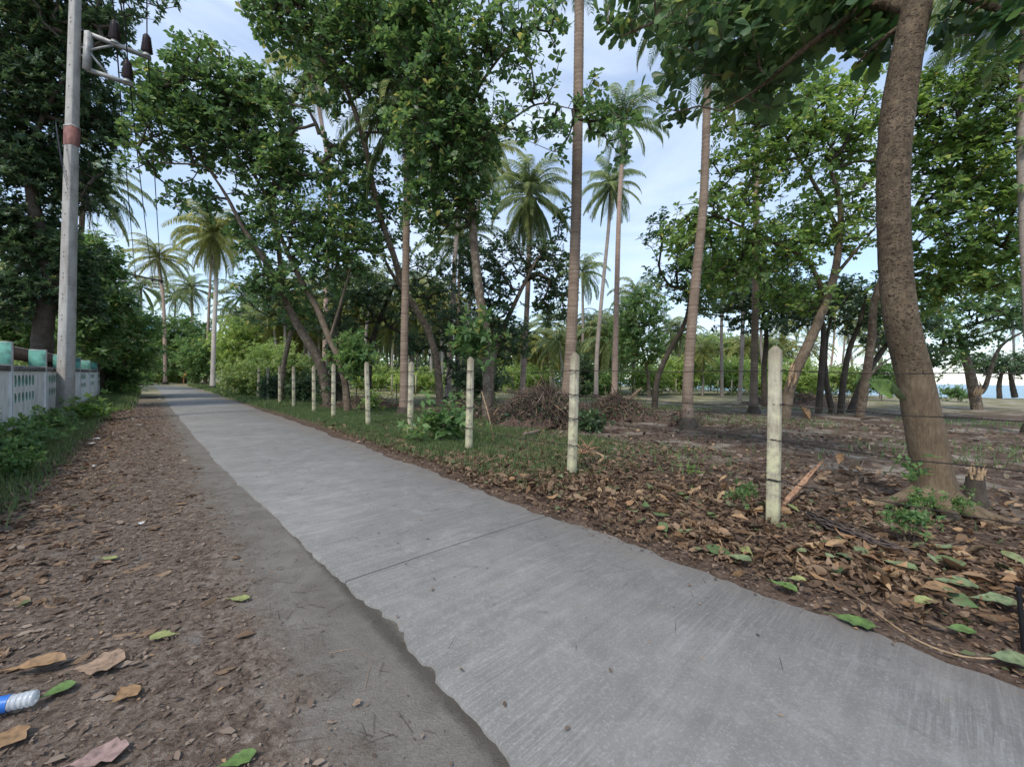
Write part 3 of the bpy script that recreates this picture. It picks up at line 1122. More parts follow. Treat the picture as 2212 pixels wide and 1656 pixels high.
palm('slender curved palm crowded close behind the tallest open palm',
     path([(1287, 860), (1290, 753), (1302, 618), (1315, 484), (1320, 398)], 31, 31), .16, .12, bark='palm_bark_grey', seed=6, dead=1, scale=.72,
     counts=[3, 4, 4, 4, 5, 5, 6, 6, 4])
palm('straight brown palm trunk right behind the fourth fence post',
     path([(872, 897), (873, 760), (876, 600), (879, 400), (881, 230)], 15.3, 16), .15, .12, bark='palm_bark', seed=7)
palm('light grey palm trunk between two leaning leafy trees',
     path([(966, 867), (970, 803), (977, 669), (986, 500), (996, 330)], 24, 24.5), .165, .13, bark='palm_bark_grey', seed=8)
palm('thin dark palm trunk next to the light grey one',
     path([(990, 860), (990, 760), (991, 640), (994, 520)], 27, 27), .13, .1, bark='palm_bark', seed=9, dead=0)
palm('palm half hidden at the right edge of the picture',
     path([(2236, 905), (2226, 700), (2214, 450), (2210, 250), (2222, -60)], 12, 12), .15, .12, bark='palm_bark_grey', seed=10)
palm('yellowish palm showing between the tops of the roadside trees',
     path([(700, 858), (705, 620), (712, 400), (690, 240), (672, 150)], 27, 27), .16, .12, mat='palm_yellow', bark='palm_bark_pink', seed=11, dead=1)
palm('palm with yellow-green fronds behind the crown of the spotted tree',
     path([(1010, 852), (1015, 640), (1030, 480), (1045, 340)], 30, 30), .16, .12, mat='palm_yellow', bark='palm_bark_grey', seed=12)
palm('palm with fronds drooping out behind the concrete pole',
     path([(170, 860), (172, 640), (176, 500), (184, 395)], 24, 24), .15, .12, seed=13, bark='palm_bark')
palm('palm standing alone against the sky left of the road bend',
     path([(357, 826), (355, 700), (350, 620), (340, 556)], 52, 52), .2, .17, scale=1.05, seed=14, bark='palm_bark_pink', mat='palm_yellow', dead=2, nuts=False)
palm('lower dark green palm centred over the road bend',
     path([(418, 822), (416, 720), (414, 640), (414, 622)], 62, 62), .2, .17, scale=1.05, seed=15, bark='palm_bark_pink', dead=1, nuts=False)
palm('large pale palm right of the road bend with a straight light trunk',
     path([(459, 812), (463, 700), (467, 600), (462, 505)], 38, 38), .19, .16, scale=1.05, seed=16, bark='palm_bark_pale', mat='palm_yellow', dead=3, nuts=False,
     counts=[5, 5, 5, 5, 6, 6, 8, 6, 3])
far_palm('thin palm leaning right just behind the large pale palm', 458, 50, 515, 14, 3, 1.0, .15, 'palm_bark_pink')
far_palm('palm peeping over the leafy tree left of the road bend', 305, 60, 620, 0, 1, 1.0)
far_palm('palm behind the lower dark green palm at the road bend', 380, 70, 640, 0, 0, 1.0)
far_palm('palm with a bare stem right of the roadside bushes', 522, 52, 640, 0, 1, 1.0)
far_palm('small palm seen through the trunks over the bright bushes', 1517, 40, 765, 0, 2, .62, .1)
far_palm('palm crown cut by the young tree beside the tallest open palm', 1372, 44, 640, 3, 0, .9)
far_palm('short palm left of the slender curved palm', 1258, 46, 590, 0, 1, .9)
for (u, y, v, ln, ci, lab) in [
    (1562, 36, 590, 2, 0, 'slim grey palm stem left of the brown palm in the clearing'),
    (1602, 30, 560, 4, 1, 'darker slim palm stem near the brown palm in the clearing'),
    (1652, 44, 640, -5, 0, 'palm leaning behind the nearest fence post'),
    (1693, 60, 700, 8, 2, 'small beach palm just right of the nearest fence post top'),
    (1745, 62, 690, -8, 1, 'beach palm behind the leaning wounded tree'),
    (1806, 60, 640, 18, 0, 'pinkish palm stem leaning right near the shore'),
    (1834, 66, 650, 20, 3, 'second pinkish stem leaning right near the shore'),
    (1880, 58, 660, 26, 1, 'beach palm leaning behind the cluster of dark stems'),
    (2187, 55, 690, 0, 0, 'palm top rising behind the beach tree at the far right')]:
    far_palm(lab, u, y, v, ln, ci, .9, .14, 'palm_bark_pink' if 'pink' in lab else 'palm_bark_grey')

# ---- the grove behind: light trunks in ranks
GR = 'palms of the far grove'
gl = 'pale-trunked palm in the crowded far grove behind the fence'
for i in range(78):
    y = rng.uniform(42, 95)
    u = rng.uniform(500, 1330)
    if 1100 < u < 1330 and rng.random() < .35:
        continue
    h = rng.uniform(8.5, 13.5) if u < 1000 else rng.uniform(5.5, 10)
    p = P(u, 800, y)
    vt = 828 - (h - 1.5) / y * F
    far_palm(grove_label(u), u, y, vt, rng.normal(0, 7), int(rng.integers(4)), rng.uniform(.85, 1.1), .17, 'palm_bark_grey', GR)
for i in range(70):
    y = rng.uniform(40, 72)
    u = rng.uniform(560, 960) if i < 48 else rng.uniform(1110, 1340)
    h = rng.uniform(7.5, 10.5) if i < 48 else rng.uniform(5, 8)
    far_palm(grove_label(u), u, y, 828 - (h - 1.5) / y * F, rng.normal(0, 6), int(rng.integers(2, 4)) if rng.random() < .7 else 0, rng.uniform(.7, .95), .13, 'palm_bark_pale' if rng.random() < .6 else 'palm_bark_grey', GR)
for i in range(12):
    y = rng.uniform(30, 60)
    u = rng.uniform(-150, 150)
    vt = 828 - (rng.uniform(7, 12)) / y * F
    far_palm('palm glimpsed behind the wall under the dark tree', u, y, vt, rng.normal(0, 5), int(rng.integers(4)), 1, .17, 'palm_bark_grey', 'palms behind the wall')

# ------------------------------------------------------------------ broad-leaved trees
def st(pix, y0, y1, rad, ground=False):
    return (path(pix, y0, y1, ground), rad)


# 1 foreground tree at the right
tree('almond_tree', 'thick leaning tree with pitted bark in the right foreground, large leaves overhead', 'tree',
     [st([(2022, 1118), (2012, 1015), (1978, 830), (1946, 690), (1933, 560), (1929, 380), (1938, 250), (1958, 120), (1984, -10), (2020, -220)], 4.75, 4.75, [.25, .185, .165, .158, .152, .152, .158, .15, .14, .12], True),
      st([(1975, 20), (1890, 10), (1800, 60), (1720, 120), (1640, 190), (1560, 240)], 4.75, 6.4, [.075, .06, .045, .035, .022, .012]),
      st([(2000, -80), (1850, -70), (1700, -30), (1540, 20), (1420, 45)], 4.75, 6.8, [.08, .06, .045, .03, .012]),
      st([(1995, -60), (2080, -10), (2160, 20), (2240, 30)], 4.75, 4.3, [.06, .045, .03, .015]),
      st([(1970, 40), (1900, 90), (1850, 140)], 4.8, 5.2, [.04, .025, .012])],
     [blob(1690, 70, 6.0, 170, 75, 80), blob(1830, 30, 5.4, 110, 60, 44), blob(1640, 170, 6.3, 100, 70, 42), blob(1560, 60, 6.4, 120, 70, 60),
      blob(1470, 190, 6.8, 75, 80, 18), blob(1400, 20, 7.0, 110, 50, 30), blob(1320, 10, 7.2, 50, 40, 6), blob(2130, 20, 4.5, 90, 60, 16), blob(1870, 110, 5.2, 50, 40, 8),
      blob(1700, -160, 6.2, 300, 110, 110), blob(2050, -170, 5.0, 200, 90, 50), blob(2200, 60, 4.3, 50, 50, 6)],  # clumps above the frame are out of view, added for their shade
     .19, 8, LEAF_NEAR, 'almond_leaf_near', 'bark_near', sides=28, tip=.005, single_leaves=290, trunk_wob=.02)

_b = base_at(2022, 4.75)
mb = MB()
for k in range(8):
    an = k * .785 + .3 + rng.normal(0, .15)
    dx, dy = math.cos(an), math.sin(an)
    ln = rng.uniform(.34, .6)
    mb.tube([(_b.x + dx * .10, _b.y + dy * .10, .34), (_b.x + dx * .20, _b.y + dy * .20, .13), (_b.x + dx * (.2 + ln * .4), _b.y + dy * (.2 + ln * .4), .02), (_b.x + dx * (.2 + ln), _b.y + dy * (.2 + ln), -.06)], [.05, .095, .06, .02], 9, True, .08)
part('roots', mb, M['bark_near'], [o for o in COL.objects if o.get('label', '').startswith('thick leaning tree with pitted')][0], True)

# 2 spotted-bark tree in the middle
tree('almond_tree', 'upright tree with flaky spotted bark right of the third fence post', 'tree',
     [st([(1052, 908), (1052, 820), (1047, 719), (1033, 618), (1023, 517), (1015, 403), (1003, 269), (983, 168), (976, 90)], 14.0, 13.2, [.20, .165, .16, .15, .14, .13, .11, .09, .05], True),
      st([(1020, 340), (1040, 302), (1104, 259), (1164, 225), (1238, 236)], 13.3, 11.8, [.06, .05, .035, .025, .012]),
      st([(1003, 269), (1040, 180), (1100, 100), (1150, 50)], 13.2, 11.8, [.06, .045, .03, .015]),
      st([(1010, 380), (960, 320), (900, 250)], 13.3, 12.6, [.06, .04, .02])],
     [blob(900, 60, 12.5, 95, 80, 330), blob(970, 150, 12.5, 85, 110, 340), blob(1000, 300, 12.8, 75, 100, 260), blob(920, 300, 13, 80, 100, 260),
      blob(1030, 430, 13.3, 45, 60, 60), blob(1080, 70, 11.8, 70, 75, 110), blob(1160, 120, 11.6, 70, 90, 45), blob(1130, 250, 12, 100, 45, 60),
      blob(1190, 300, 11.8, 50, 45, 16), blob(1180, 30, 11.5, 55, 50, 26), blob(940, 440, 13.6, 80, 80, 190), blob(900, -60, 12.5, 200, 70, 240),
      blob(1275, 230, 11.8, 45, 60, 35), blob(1330, 290, 11.8, 40, 60, 26)],
     .20, 8)

# 3 leaning tree with the two stems crossing the middle
tree('almond_tree', 'leaning brown tree crossing a straight palm trunk between the third and fourth fence posts', 'tree',
     [st([(951, 880), (944, 786), (926, 719), (899, 669), (872, 625), (850, 551), (822, 470), (802, 386), (785, 302), (745, 188), (682, 111), (638, 10)], 20, 14, [.20, .17, .16, .155, .15, .13, .12, .11, .10, .08, .06, .03], True),
      st([(890, 655), (845, 588), (825, 544)], 19, 18, [.10, .08, .03]),
      st([(785, 310), (830, 220), (850, 130), (840, 20)], 16.5, 14, [.07, .05, .035, .02]),
      st([(800, 390), (740, 330), (690, 290)], 17, 15, [.05, .035, .02])],
     [blob(640, 50, 14.5, 100, 70, 210), blob(760, 110, 14.5, 80, 80, 230), blob(700, 190, 14.8, 45, 60, 50), blob(610, 220, 15.2, 45, 60, 60), blob(810, 60, 14, 100, 80, 270),
      blob(850, 200, 15, 80, 90, 200), blob(620, 350, 16, 45, 60, 90), blob(760, 380, 16.5, 75, 80, 210), blob(810, 480, 17.5, 80, 70, 180), blob(700, 500, 18, 80, 60, 130),
      blob(740, -60, 14, 200, 60, 160), blob(570, 20, 14.5, 50, 50, 60)],
     .21, 8)

# 4 the two trees that lean over the road
tree('almond_tree', 'dark leaning tree whose boughs reach far left over the road towards the wires', 'tree',
     [st([(712, 850), (692, 786), (649, 712), (622, 662), (590, 600), (571, 561), (530, 500), (487, 420), (453, 370)], 19, 16, [.24, .22, .19, .16, .13, .12, .09, .06, .03], True),
      st([(612, 640), (600, 520), (588, 450), (551, 380), (527, 309), (500, 230)], 18.2, 16, [.11, .10, .08, .07, .05, .02]),
      st([(470, 385), (437, 358), (369, 353), (310, 345)], 16.3, 15, [.05, .04, .03, .012]),
      st([(551, 380), (480, 300), (420, 230), (370, 180)], 17, 15, [.06, .045, .03, .015])],
     [blob(430, 190, 15.8, 90, 65, 240), blob(370, 250, 15.5, 75, 70, 210), blob(520, 190, 16, 80, 60, 200), blob(460, 300, 16, 110, 70, 290),
      blob(420, 430, 16.6, 65, 32, 60), blob(560, 260, 16.4, 80, 80, 240), blob(580, 400, 17, 70, 80, 210), blob(550, 520, 17.5, 55, 60, 120),
      blob(385, 105, 15.5, 28, 35, 16), blob(440, 105, 15.5, 40, 22, 16), blob(310, 320, 15.2, 45, 60, 50), blob(600, 620, 18, 60, 60, 110), blob(330, 190, 15.5, 40, 50, 45)],
     .21, 8)
tree('almond_tree', 'light brown stem leaning left behind the fifth and sixth fence posts', 'tree',
     [st([(752, 890), (744, 820), (728, 765), (712, 733), (683, 662), (640, 585), (598, 484), (590, 400)], 16.3, 16.5, [.15, .135, .13, .125, .115, .10, .07, .03], True),
      st([(712, 733), (740, 640), (760, 560), (770, 480)], 16.4, 16, [.06, .05, .035, .02])],
     [blob(640, 480, 16, 80, 70, 190), blob(680, 580, 16.5, 80, 60, 160), blob(620, 360, 16, 60, 60, 120), blob(770, 540, 16.3, 70, 70, 150), blob(560, 620, 17, 40, 40, 40)],
     .20, 8, bark='bark_warm')
tree('almond_tree', 'small stem leaning behind the seventh fence post', 'tree',
     [st([(606, 850), (612, 794), (628, 720), (640, 680)], 21, 21, [.15, .13, .11, .05], True)],
     [blob(640, 680, 21, 60, 50, 90), blob(570, 660, 21, 50, 50, 70)], .2, 8)

# 5 darker trees under and behind
tree('almond_tree', 'dark forked tree behind the spotted tree, its branch rising right', 'tree',
     [st([(1058, 872), (1062, 800), (1072, 750), (1091, 699), (1138, 601), (1160, 560)], 18.5, 20, [.17, .15, .13, .12, .08, .04], True)],
     [blob(1060, 650, 18.5, 55, 80, 190), blob(1100, 740, 19.5, 55, 50, 110), blob(1180, 570, 21, 55, 55, 140), blob(1200, 650, 22, 45, 60, 110), blob(1010, 580, 18.5, 40, 60, 90), blob(1090, 560, 20, 60, 60, 110), blob(1215, 480, 22, 20, 45, 30)],
     .21, 8, mat='dark_leaf', bark='bark_warm')
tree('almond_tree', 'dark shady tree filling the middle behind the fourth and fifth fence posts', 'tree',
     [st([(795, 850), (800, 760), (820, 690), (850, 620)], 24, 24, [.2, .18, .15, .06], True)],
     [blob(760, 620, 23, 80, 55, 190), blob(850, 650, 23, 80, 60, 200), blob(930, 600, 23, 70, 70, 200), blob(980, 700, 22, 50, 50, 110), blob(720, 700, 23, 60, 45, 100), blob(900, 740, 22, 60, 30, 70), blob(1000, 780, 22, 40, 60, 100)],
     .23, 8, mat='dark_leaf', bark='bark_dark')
tree('vine_clad_tree', 'stem wrapped in creepers behind the dark leaning tree', 'tree',
     [st([(735, 862), (726, 760), (735, 660)], 19.5, 19.5, [.2, .17, .08], True)],
     [blob(730, 720, 19.5, 26, 80, 130), blob(716, 820, 19.3, 45, 40, 90)], .15, 7, mat='dark_leaf', bark='bark_dark')

# 6 right-hand group
tree('almond_tree', 'leaning tree with an orange broken wound behind the nearest fence post, wide bright crown', 'tree',
     [st([(1694, 903), (1703, 850), (1721, 796), (1748, 739), (1771, 685), (1792, 628), (1808, 560), (1815, 450), (1790, 350)], 15.5, 14.5, [.20, .19, .18, .17, .155, .14, .12, .09, .04], True),
      st([(1785, 645), (1740, 560), (1660, 520), (1580, 480), (1520, 455)], 15.2, 14.5, [.09, .07, .055, .035, .015]),
      st([(1812, 500), (1760, 400), (1700, 300), (1670, 240)], 15, 14, [.08, .06, .04, .02]),
      st([(1800, 600), (1850, 540), (1900, 480)], 15, 15, [.07, .05, .02])],
     [blob(1700, 290, 14.2, 120, 100, 290), blob(1620, 370, 14.3, 100, 70, 150), blob(1790, 240, 14, 100, 80, 210), blob(1560, 470, 14.6, 90, 60, 150), blob(1480, 520, 14.8, 70, 50, 85),
      blob(1660, 540, 15, 110, 60, 220), blob(1800, 470, 15, 110, 90, 280), blob(1880, 330, 14.5, 70, 90, 160), blob(1560, 600, 15.5, 80, 45, 90), blob(1720, 640, 15.5, 80, 45, 120), blob(1590, 260, 14, 60, 80, 60)],
     .20, 8, mat='bright_leaf', bark='bark_warm')
tree('almond_tree', 'dense green tree filling the right edge behind the thick foreground trunk', 'tree',
     [st([(1857, 894), (1869, 820), (1882, 736), (1889, 652), (1930, 540), (1990, 430), (2040, 340)], 17.5, 14, [.18, .16, .14, .13, .11, .08, .04], True),
      st([(1876, 813), (1900, 790), (1925, 772)], 17, 17, [.06, .05, .02]),
      st([(1890, 640), (1960, 600), (2060, 560), (2140, 520)], 16.5, 14, [.08, .06, .04, .02])],
     [blob(2090, 230, 13, 120, 80, 270), blob(2040, 330, 13.4, 80, 80, 220), blob(2150, 360, 13, 90, 100, 270), blob(2080, 460, 13.6, 110, 80, 300), blob(2160, 560, 13.8, 100, 80, 260),
      blob(2040, 580, 14.6, 80, 70, 200), blob(1960, 640, 16, 70, 55, 130), blob(2140, 130, 12.8, 80, 60, 90), blob(2000, 200, 13.4, 50, 50, 60)],
     .20, 8, mat='bright_leaf', bark='bark')
for lab, pix, y, r0, bl in [
    ('first of the dark thin stems right of the wounded tree', [(1768, 884), (1775, 786), (1778, 719), (1770, 660)], 19, .15, [blob(1760, 640, 19, 70, 45, 120), blob(1700, 700, 19.5, 50, 30, 40)]),
    ('crooked dark stem close beside the first thin one', [(1798, 880), (1783, 810), (1784, 740), (1800, 670)], 19.3, .13, [blob(1820, 640, 19.3, 60, 45, 110)]),
    ('dark stem leaning right in the middle of the cluster', [(1815, 884), (1822, 820), (1835, 753), (1856, 700), (1870, 640)], 19.8, .15, [blob(1880, 650, 20, 60, 45, 100), blob(1840, 700, 20, 50, 25, 40)]),
    ('mossy stem leaning low towards the thick foreground trunk', [(1836, 890), (1865, 820), (1900, 765), (1950, 700)], 20.5, .18, [blob(1960, 690, 20.5, 70, 40, 130), blob(1900, 735, 20.5, 40, 25, 40), blob(1990, 760, 21, 40, 30, 60)])]:
    tree('almond_tree', lab, 'tree', [st(pix, y, y, [r0, r0 * .85, r0 * .7, r0 * .4], True)], bl, .2, 8, mat='dark_leaf', bark='bark_dark')
tree('almond_tree', 'dark spreading tree shading the middle of the clearing behind the brown palm', 'tree',
     [st([(1652, 868), (1650, 800), (1655, 720), (1640, 650)], 24, 24, [.17, .15, .12, .06], True)],
     [blob(1560, 650, 23, 90, 40, 170), blob(1650, 640, 23, 80, 50, 190), blob(1730, 660, 22, 70, 45, 150), blob(1620, 700, 24, 60, 25, 60), blob(1680, 590, 22, 80, 40, 120)], .23, 8, mat='dark_leaf', bark='bark_dark')
tree('almond_tree', 'curved dark tree in front of the bright bushes in the clearing', 'tree',
     [st([(1413, 886), (1420, 820), (1443, 763), (1478, 699), (1490, 640)], 20, 19, [.16, .14, .12, .09, .04], True)],
     [blob(1470, 600, 19, 70, 50, 120), blob(1440, 500, 18.5, 45, 45, 60), blob(1520, 560, 19, 60, 50, 110), blob(1510, 650, 19.5, 50, 35, 50)],
     .2, 8, mat='almond_leaf', bark='bark_dark')
tree('almond_tree', 'young tree with a rounded green crown against the sky in the middle distance', 'tree',
     [st([(1402, 852), (1398, 800), (1385, 740), (1380, 700)], 34, 34, [.16, .13, .1, .05], True)],
     [blob(1385, 680, 34, 54, 62, 420), blob(1400, 750, 33, 42, 40, 200), blob(1348, 735, 35, 34, 55, 170)], .27, 8, mat='bush_leaf')
tree('almond_tree', 'wounded stout tree near the beach at the far right', 'tree',
     [st([(2111, 886), (2098, 820), (2087, 776), (2070, 719), (2050, 670)], 24, 24, [.28, .24, .2, .13, .06], True),
      st([(2087, 779), (2060, 765), (2030, 745)], 24, 24, [.12, .08, .03]),
      st([(2110, 850), (2127, 837), (2158, 753), (2211, 716), (2250, 700)], 24, 23, [.14, .12, .08, .05, .02])],
     [blob(2060, 680, 23, 90, 45, 190), blob(2150, 650, 22, 80, 50, 170), blob(2040, 770, 23.5, 60, 45, 110), blob(2200, 620, 22, 60, 50, 100), blob(2210, 690, 22, 40, 30, 60), blob(2010, 700, 22, 50, 40, 90), blob(2100, 735, 23, 50, 25, 60)],
     .22, 8, mat='almond_leaf', bark='bark')
tree('beach_tree', 'low dark flat-topped tree on the beach at the right edge, two stems', 'tree',
     [st([(2159, 858), (2158, 830), (2165, 800)], 44, 44, [.22, .2, .12], True), st([(2192, 858), (2186, 830), (2180, 800)], 44, 44, [.26, .22, .12])],
     [blob(2180, 785, 44, 75, 26, 420), blob(2120, 790, 44, 30, 20, 80)], .3, 8, mat='dark_leaf', bark='bark_dark')

# 7 left side
tree('rain_tree', 'huge dark fine-leaved tree standing behind the wall at the left', 'tree',
     [st([(88, 860), (90, 780), (94, 700), (110, 600), (80, 480), (50, 300), (18, 150)], 16, 15, [.36, .33, .30, .26, .2, .15, .08], True),
      st([(100, 640), (60, 580), (0, 610), (-60, 640)], 16, 15, [.14, .13, .11, .06]),
      st([(85, 500), (20, 470), (-60, 440)], 15.5, 15, [.12, .1, .05]),
      st([(60, 330), (110, 220), (170, 130), (230, 80)], 15, 14.5, [.1, .07, .05, .02]),
      st([(105, 560), (150, 470), (190, 400)], 16, 15.5, [.1, .07, .03])],
     [blob(40, 60, 14.7, 90, 80, 300), blob(140, 40, 14.8, 90, 60, 260), blob(235, 60, 15.0, 35, 40, 45), blob(30, 210, 14.7, 70, 80, 260), blob(140, 180, 15.2, 90, 70, 260),
      blob(210, 280, 15.8, 60, 50, 130), blob(60, 350, 15.2, 90, 80, 310), blob(160, 380, 16.0, 60, 70, 160), blob(40, 500, 15.4, 80, 70, 270), blob(130, 560, 15.8, 70, 60, 230),
      blob(30, 640, 15.2, 90, 50, 200), blob(170, 640, 16.2, 50, 50, 120), blob(100, -60, 14.7, 220, 60, 240), blob(-90, 300, 14.7, 80, 250, 260)],
     .16, 15, LEAF_OVAL, 'dark_leaf', 'bark_dark', loose=1, spread=(30, 100))
tree('mango_tree', 'dense green tree spilling over the far end of the wall', 'tree',
     [st([(214, 850), (216, 760), (214, 680)], 24, 24, [.24, .2, .12], True)],
     [blob(208, 565, 22, 46, 50, 220), blob(222, 655, 22, 58, 50, 270), blob(200, 720, 22, 50, 55, 190), blob(285, 705, 25, 50, 38, 160), blob(275, 770, 25, 60, 38, 190), blob(250, 815, 25, 28, 26, 90)],
     .26, 8, LEAF_OVAL, 'bush_leaf', 'bark_dark', loose=1)
tree('mango_tree', 'rounded yellow-flecked tree facing the road where it bends', 'tree',
     [st([(398, 832), (397, 800), (395, 760)], 58, 58, [.3, .25, .15], True)],
     [blob(385, 720, 58, 52, 36, 330), blob(400, 770, 58, 50, 34, 260), blob(350, 760, 60, 40, 45, 200), blob(430, 740, 56, 30, 35, 120)],
     .42, 8, LEAF_OVAL, 'bush_leaf', 'bark_dark', loose=1)

# ---- bushes
BG = 'roadside bushes'


def bush(lab, u, y, v, ru, rv, n, leaf=.2, mat='bush_leaf', name='bush', extra=(), k=8, group=None):
    b = base_at(u, y)
    return tree(name, lab, 'bush', [([b, Vector(P(u, v, y))], [min(.05, leaf * .12), min(.02, leaf * .06)])], [blob(u, v, y, ru, rv, n)] + [blob(*e) for e in extra], leaf, k, LEAF_OVAL, mat, 'bark_dark', tip=min(.004, leaf * .02), loose=2, spread=(20, 110), group=group)


bush('olive bush on the right of the road bend under the large pale palm', 440, 50, 775, 42, 46, 330, .32)
bush('bright bush behind the row of farthest fence posts', 522, 44, 755, 48, 68, 480, .30, 'sunny_leaf')
bush('feathery pale green bush behind the ninth fence post', 585, 34, 785, 50, 46, 420, .2, 'sunny_leaf')
bush('low green bush behind the tenth fence post', 535, 26, 815, 46, 30, 260, .16, 'pale_leaf')
bush('shaggy green bush behind the seventh and eighth fence posts', 630, 27, 800, 44, 40, 300, .18, 'pale_leaf')
bush('dark brown-leaved bush filling the fence behind the eighth post', 588, 22.5, 838, 22, 26, 150, .13, 'dark_leaf')
bush('tangled low bush between the sixth and seventh fence posts', 655, 21, 838, 30, 26, 150, .14, 'dark_leaf')
bush('low shrub at the far side of the road bend', 335, 68, 812, 44, 14, 160, .35, 'pale_leaf')
bush('scrubby shrub left of the rounded tree at the bend', 300, 64, 790, 30, 30, 140, .35, 'bush_leaf')
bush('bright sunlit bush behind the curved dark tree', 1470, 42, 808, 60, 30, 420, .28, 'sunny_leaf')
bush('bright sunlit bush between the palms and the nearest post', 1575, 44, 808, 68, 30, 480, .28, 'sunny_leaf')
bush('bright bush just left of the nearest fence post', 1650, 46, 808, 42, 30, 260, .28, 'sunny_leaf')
bush('broad umbrella-shaped shore tree left of the nearest post', 1530, 56, 755, 75, 30, 520, .36, 'pale_leaf', 'shore_tree')
bush('shore tree top seen beside the nearest fence post', 1640, 60, 762, 55, 26, 330, .36, 'pale_leaf', 'shore_tree')
bush('green undergrowth left of the clearing behind the slender palm', 1300, 38, 828, 40, 26, 180, .24, 'bush_leaf')
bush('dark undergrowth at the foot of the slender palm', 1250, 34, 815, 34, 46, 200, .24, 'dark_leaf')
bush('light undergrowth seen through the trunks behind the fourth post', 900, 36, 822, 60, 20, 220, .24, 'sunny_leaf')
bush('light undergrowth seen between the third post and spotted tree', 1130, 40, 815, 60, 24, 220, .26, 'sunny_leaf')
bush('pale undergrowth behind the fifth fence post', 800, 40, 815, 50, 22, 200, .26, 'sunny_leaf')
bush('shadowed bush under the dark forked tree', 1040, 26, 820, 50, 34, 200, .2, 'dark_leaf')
bush('small green clump below the beach trunks', 1740, 44, 832, 60, 16, 200, .25, 'bush_leaf')
bush('low shrubs at the foot of the wounded beach tree', 2070, 34, 850, 25, 10, 60, .18, 'bush_leaf')
bush('leafy sapling with light leaves beside the light brown stem', 770, 15.8, 770, 36, 40, 90, .2, 'bush_leaf', 'sapling')
bush('plumeria-like sapling beside the spotted tree', 1022, 13.2, 728, 24, 18, 26, .26, 'almond_leaf', 'sapling')
bush('small yellow-green weed between the fifth and sixth posts', 802, 14.6, 868, 10, 16, 22, .12, 'bright_leaf', 'weed')
bush('big-leaved weed in the grass left of the third fence post', 955, 9.4, 912, 40, 22, 34, .20, 'bush_leaf', 'weed', k=5)
bush('dark low shrub around the foot of the ringed palm trunk', 1275, 11.5, 915, 26, 18, 50, .11, 'dark_leaf')
bush('tree growing behind the shed roof at the far left', 20, 22, 700, 120, 60, 300, .28, 'bush_leaf', 'leafy_tree')
bush('light bush seen above the wall behind the dark trunk', 130, 30, 760, 60, 50, 240, .3, 'pale_leaf')
bush('leafy shrub filling the gap right of the nearest fence post', 1730, 36, 815, 46, 30, 260, .24, 'sunny_leaf')
bush('pale green shrub behind the cluster of dark stems', 1830, 40, 818, 50, 24, 240, .26, 'pale_leaf')
bush('shrub behind the mossy leaning stem', 1905, 34, 815, 34, 30, 170, .22, 'bush_leaf')
bush('bright undergrowth between the slender curved palm and the young tree', 1400, 40, 820, 46, 24, 240, .26, 'sunny_leaf')
bush('green bank under the shore trees behind the brown palm', 1660, 38, 832, 40, 18, 200, .24, 'sunny_leaf')
for i in range(18):
    u = rng.uniform(1420, 1900)
    y = rng.uniform(38, 62)
    far_palm('slender palm among the stems near the shore, between the grey-brown palm and the thick trunk', u, y, 828 - (rng.uniform(5.5, 8.5) - 1.5) / y * F, rng.normal(0, 12), int(rng.integers(4)), rng.uniform(.6, .85), .12, 'palm_bark_pale' if i % 2 else 'palm_bark_grey', 'slender shore palms')
bush('tall weeds closing the outer verge of the road bend', 360, 62, 815, 60, 16, 260, .3, 'pale_leaf')
bush('weeds along the inner verge just before the road bend', 290, 46, 822, 30, 20, 160, .25, 'bush_leaf', 'weed')
# weeds along the wall
bush('big-leaved weeds against the near end of the wall', 60, 7.8, 955, 26, 18, 40, .12, 'bush_leaf', 'weed', extra=[(25, 1000, 6.8, 26, 16, 30)])
bush('tall weeds at the foot of the concrete pole', 105, 10.2, 918, 36, 11, 50, .10, 'bush_leaf', 'weed')
bush('round-leaved green weed right of the concrete pole base', 188, 12.2, 884, 12, 10, 20, .16, 'bright_leaf', 'weed')
bush('dark weeds spilling from the wall onto the near shoulder', 30, 5.6, 1060, 36, 12, 50, .07, 'bush_leaf', 'weed')
bush('hedge of weeds hiding the wall end', 262, 27, 838, 24, 22, 160, .18, 'bush_leaf', 'weed')
bush('fern-like weed at the foot of the thick foreground trunk', 1995, 4.3, 1105, 20, 9, 22, .035, 'bush_leaf', 'weed')
bush('second ferny weed right of the foreground trunk base', 2080, 4.2, 1100, 18, 8, 18, .035, 'bush_leaf', 'weed')
bush('tiny ferny weed in the brown leaves before the trunk', 1965, 3.75, 1165, 26, 14, 34, .04, 'bush_leaf', 'weed')
bush('sprig of fresh leaves on the foreground trunk', 1985, 4.4, 1015, 12, 26, 4, .09, 'bush_leaf', 'sprig', k=3)
bush('fresh sprout in the litter between the two nearest posts', 1492, 5.6, 1036, 4, 9, 4, .07, 'bright_leaf', 'sprout', k=4)
bush('low creeping weed left of the nearest fence post', 1600, 4.5, 1097, 26, 5, 16, .04, 'bush_leaf', 'weed')


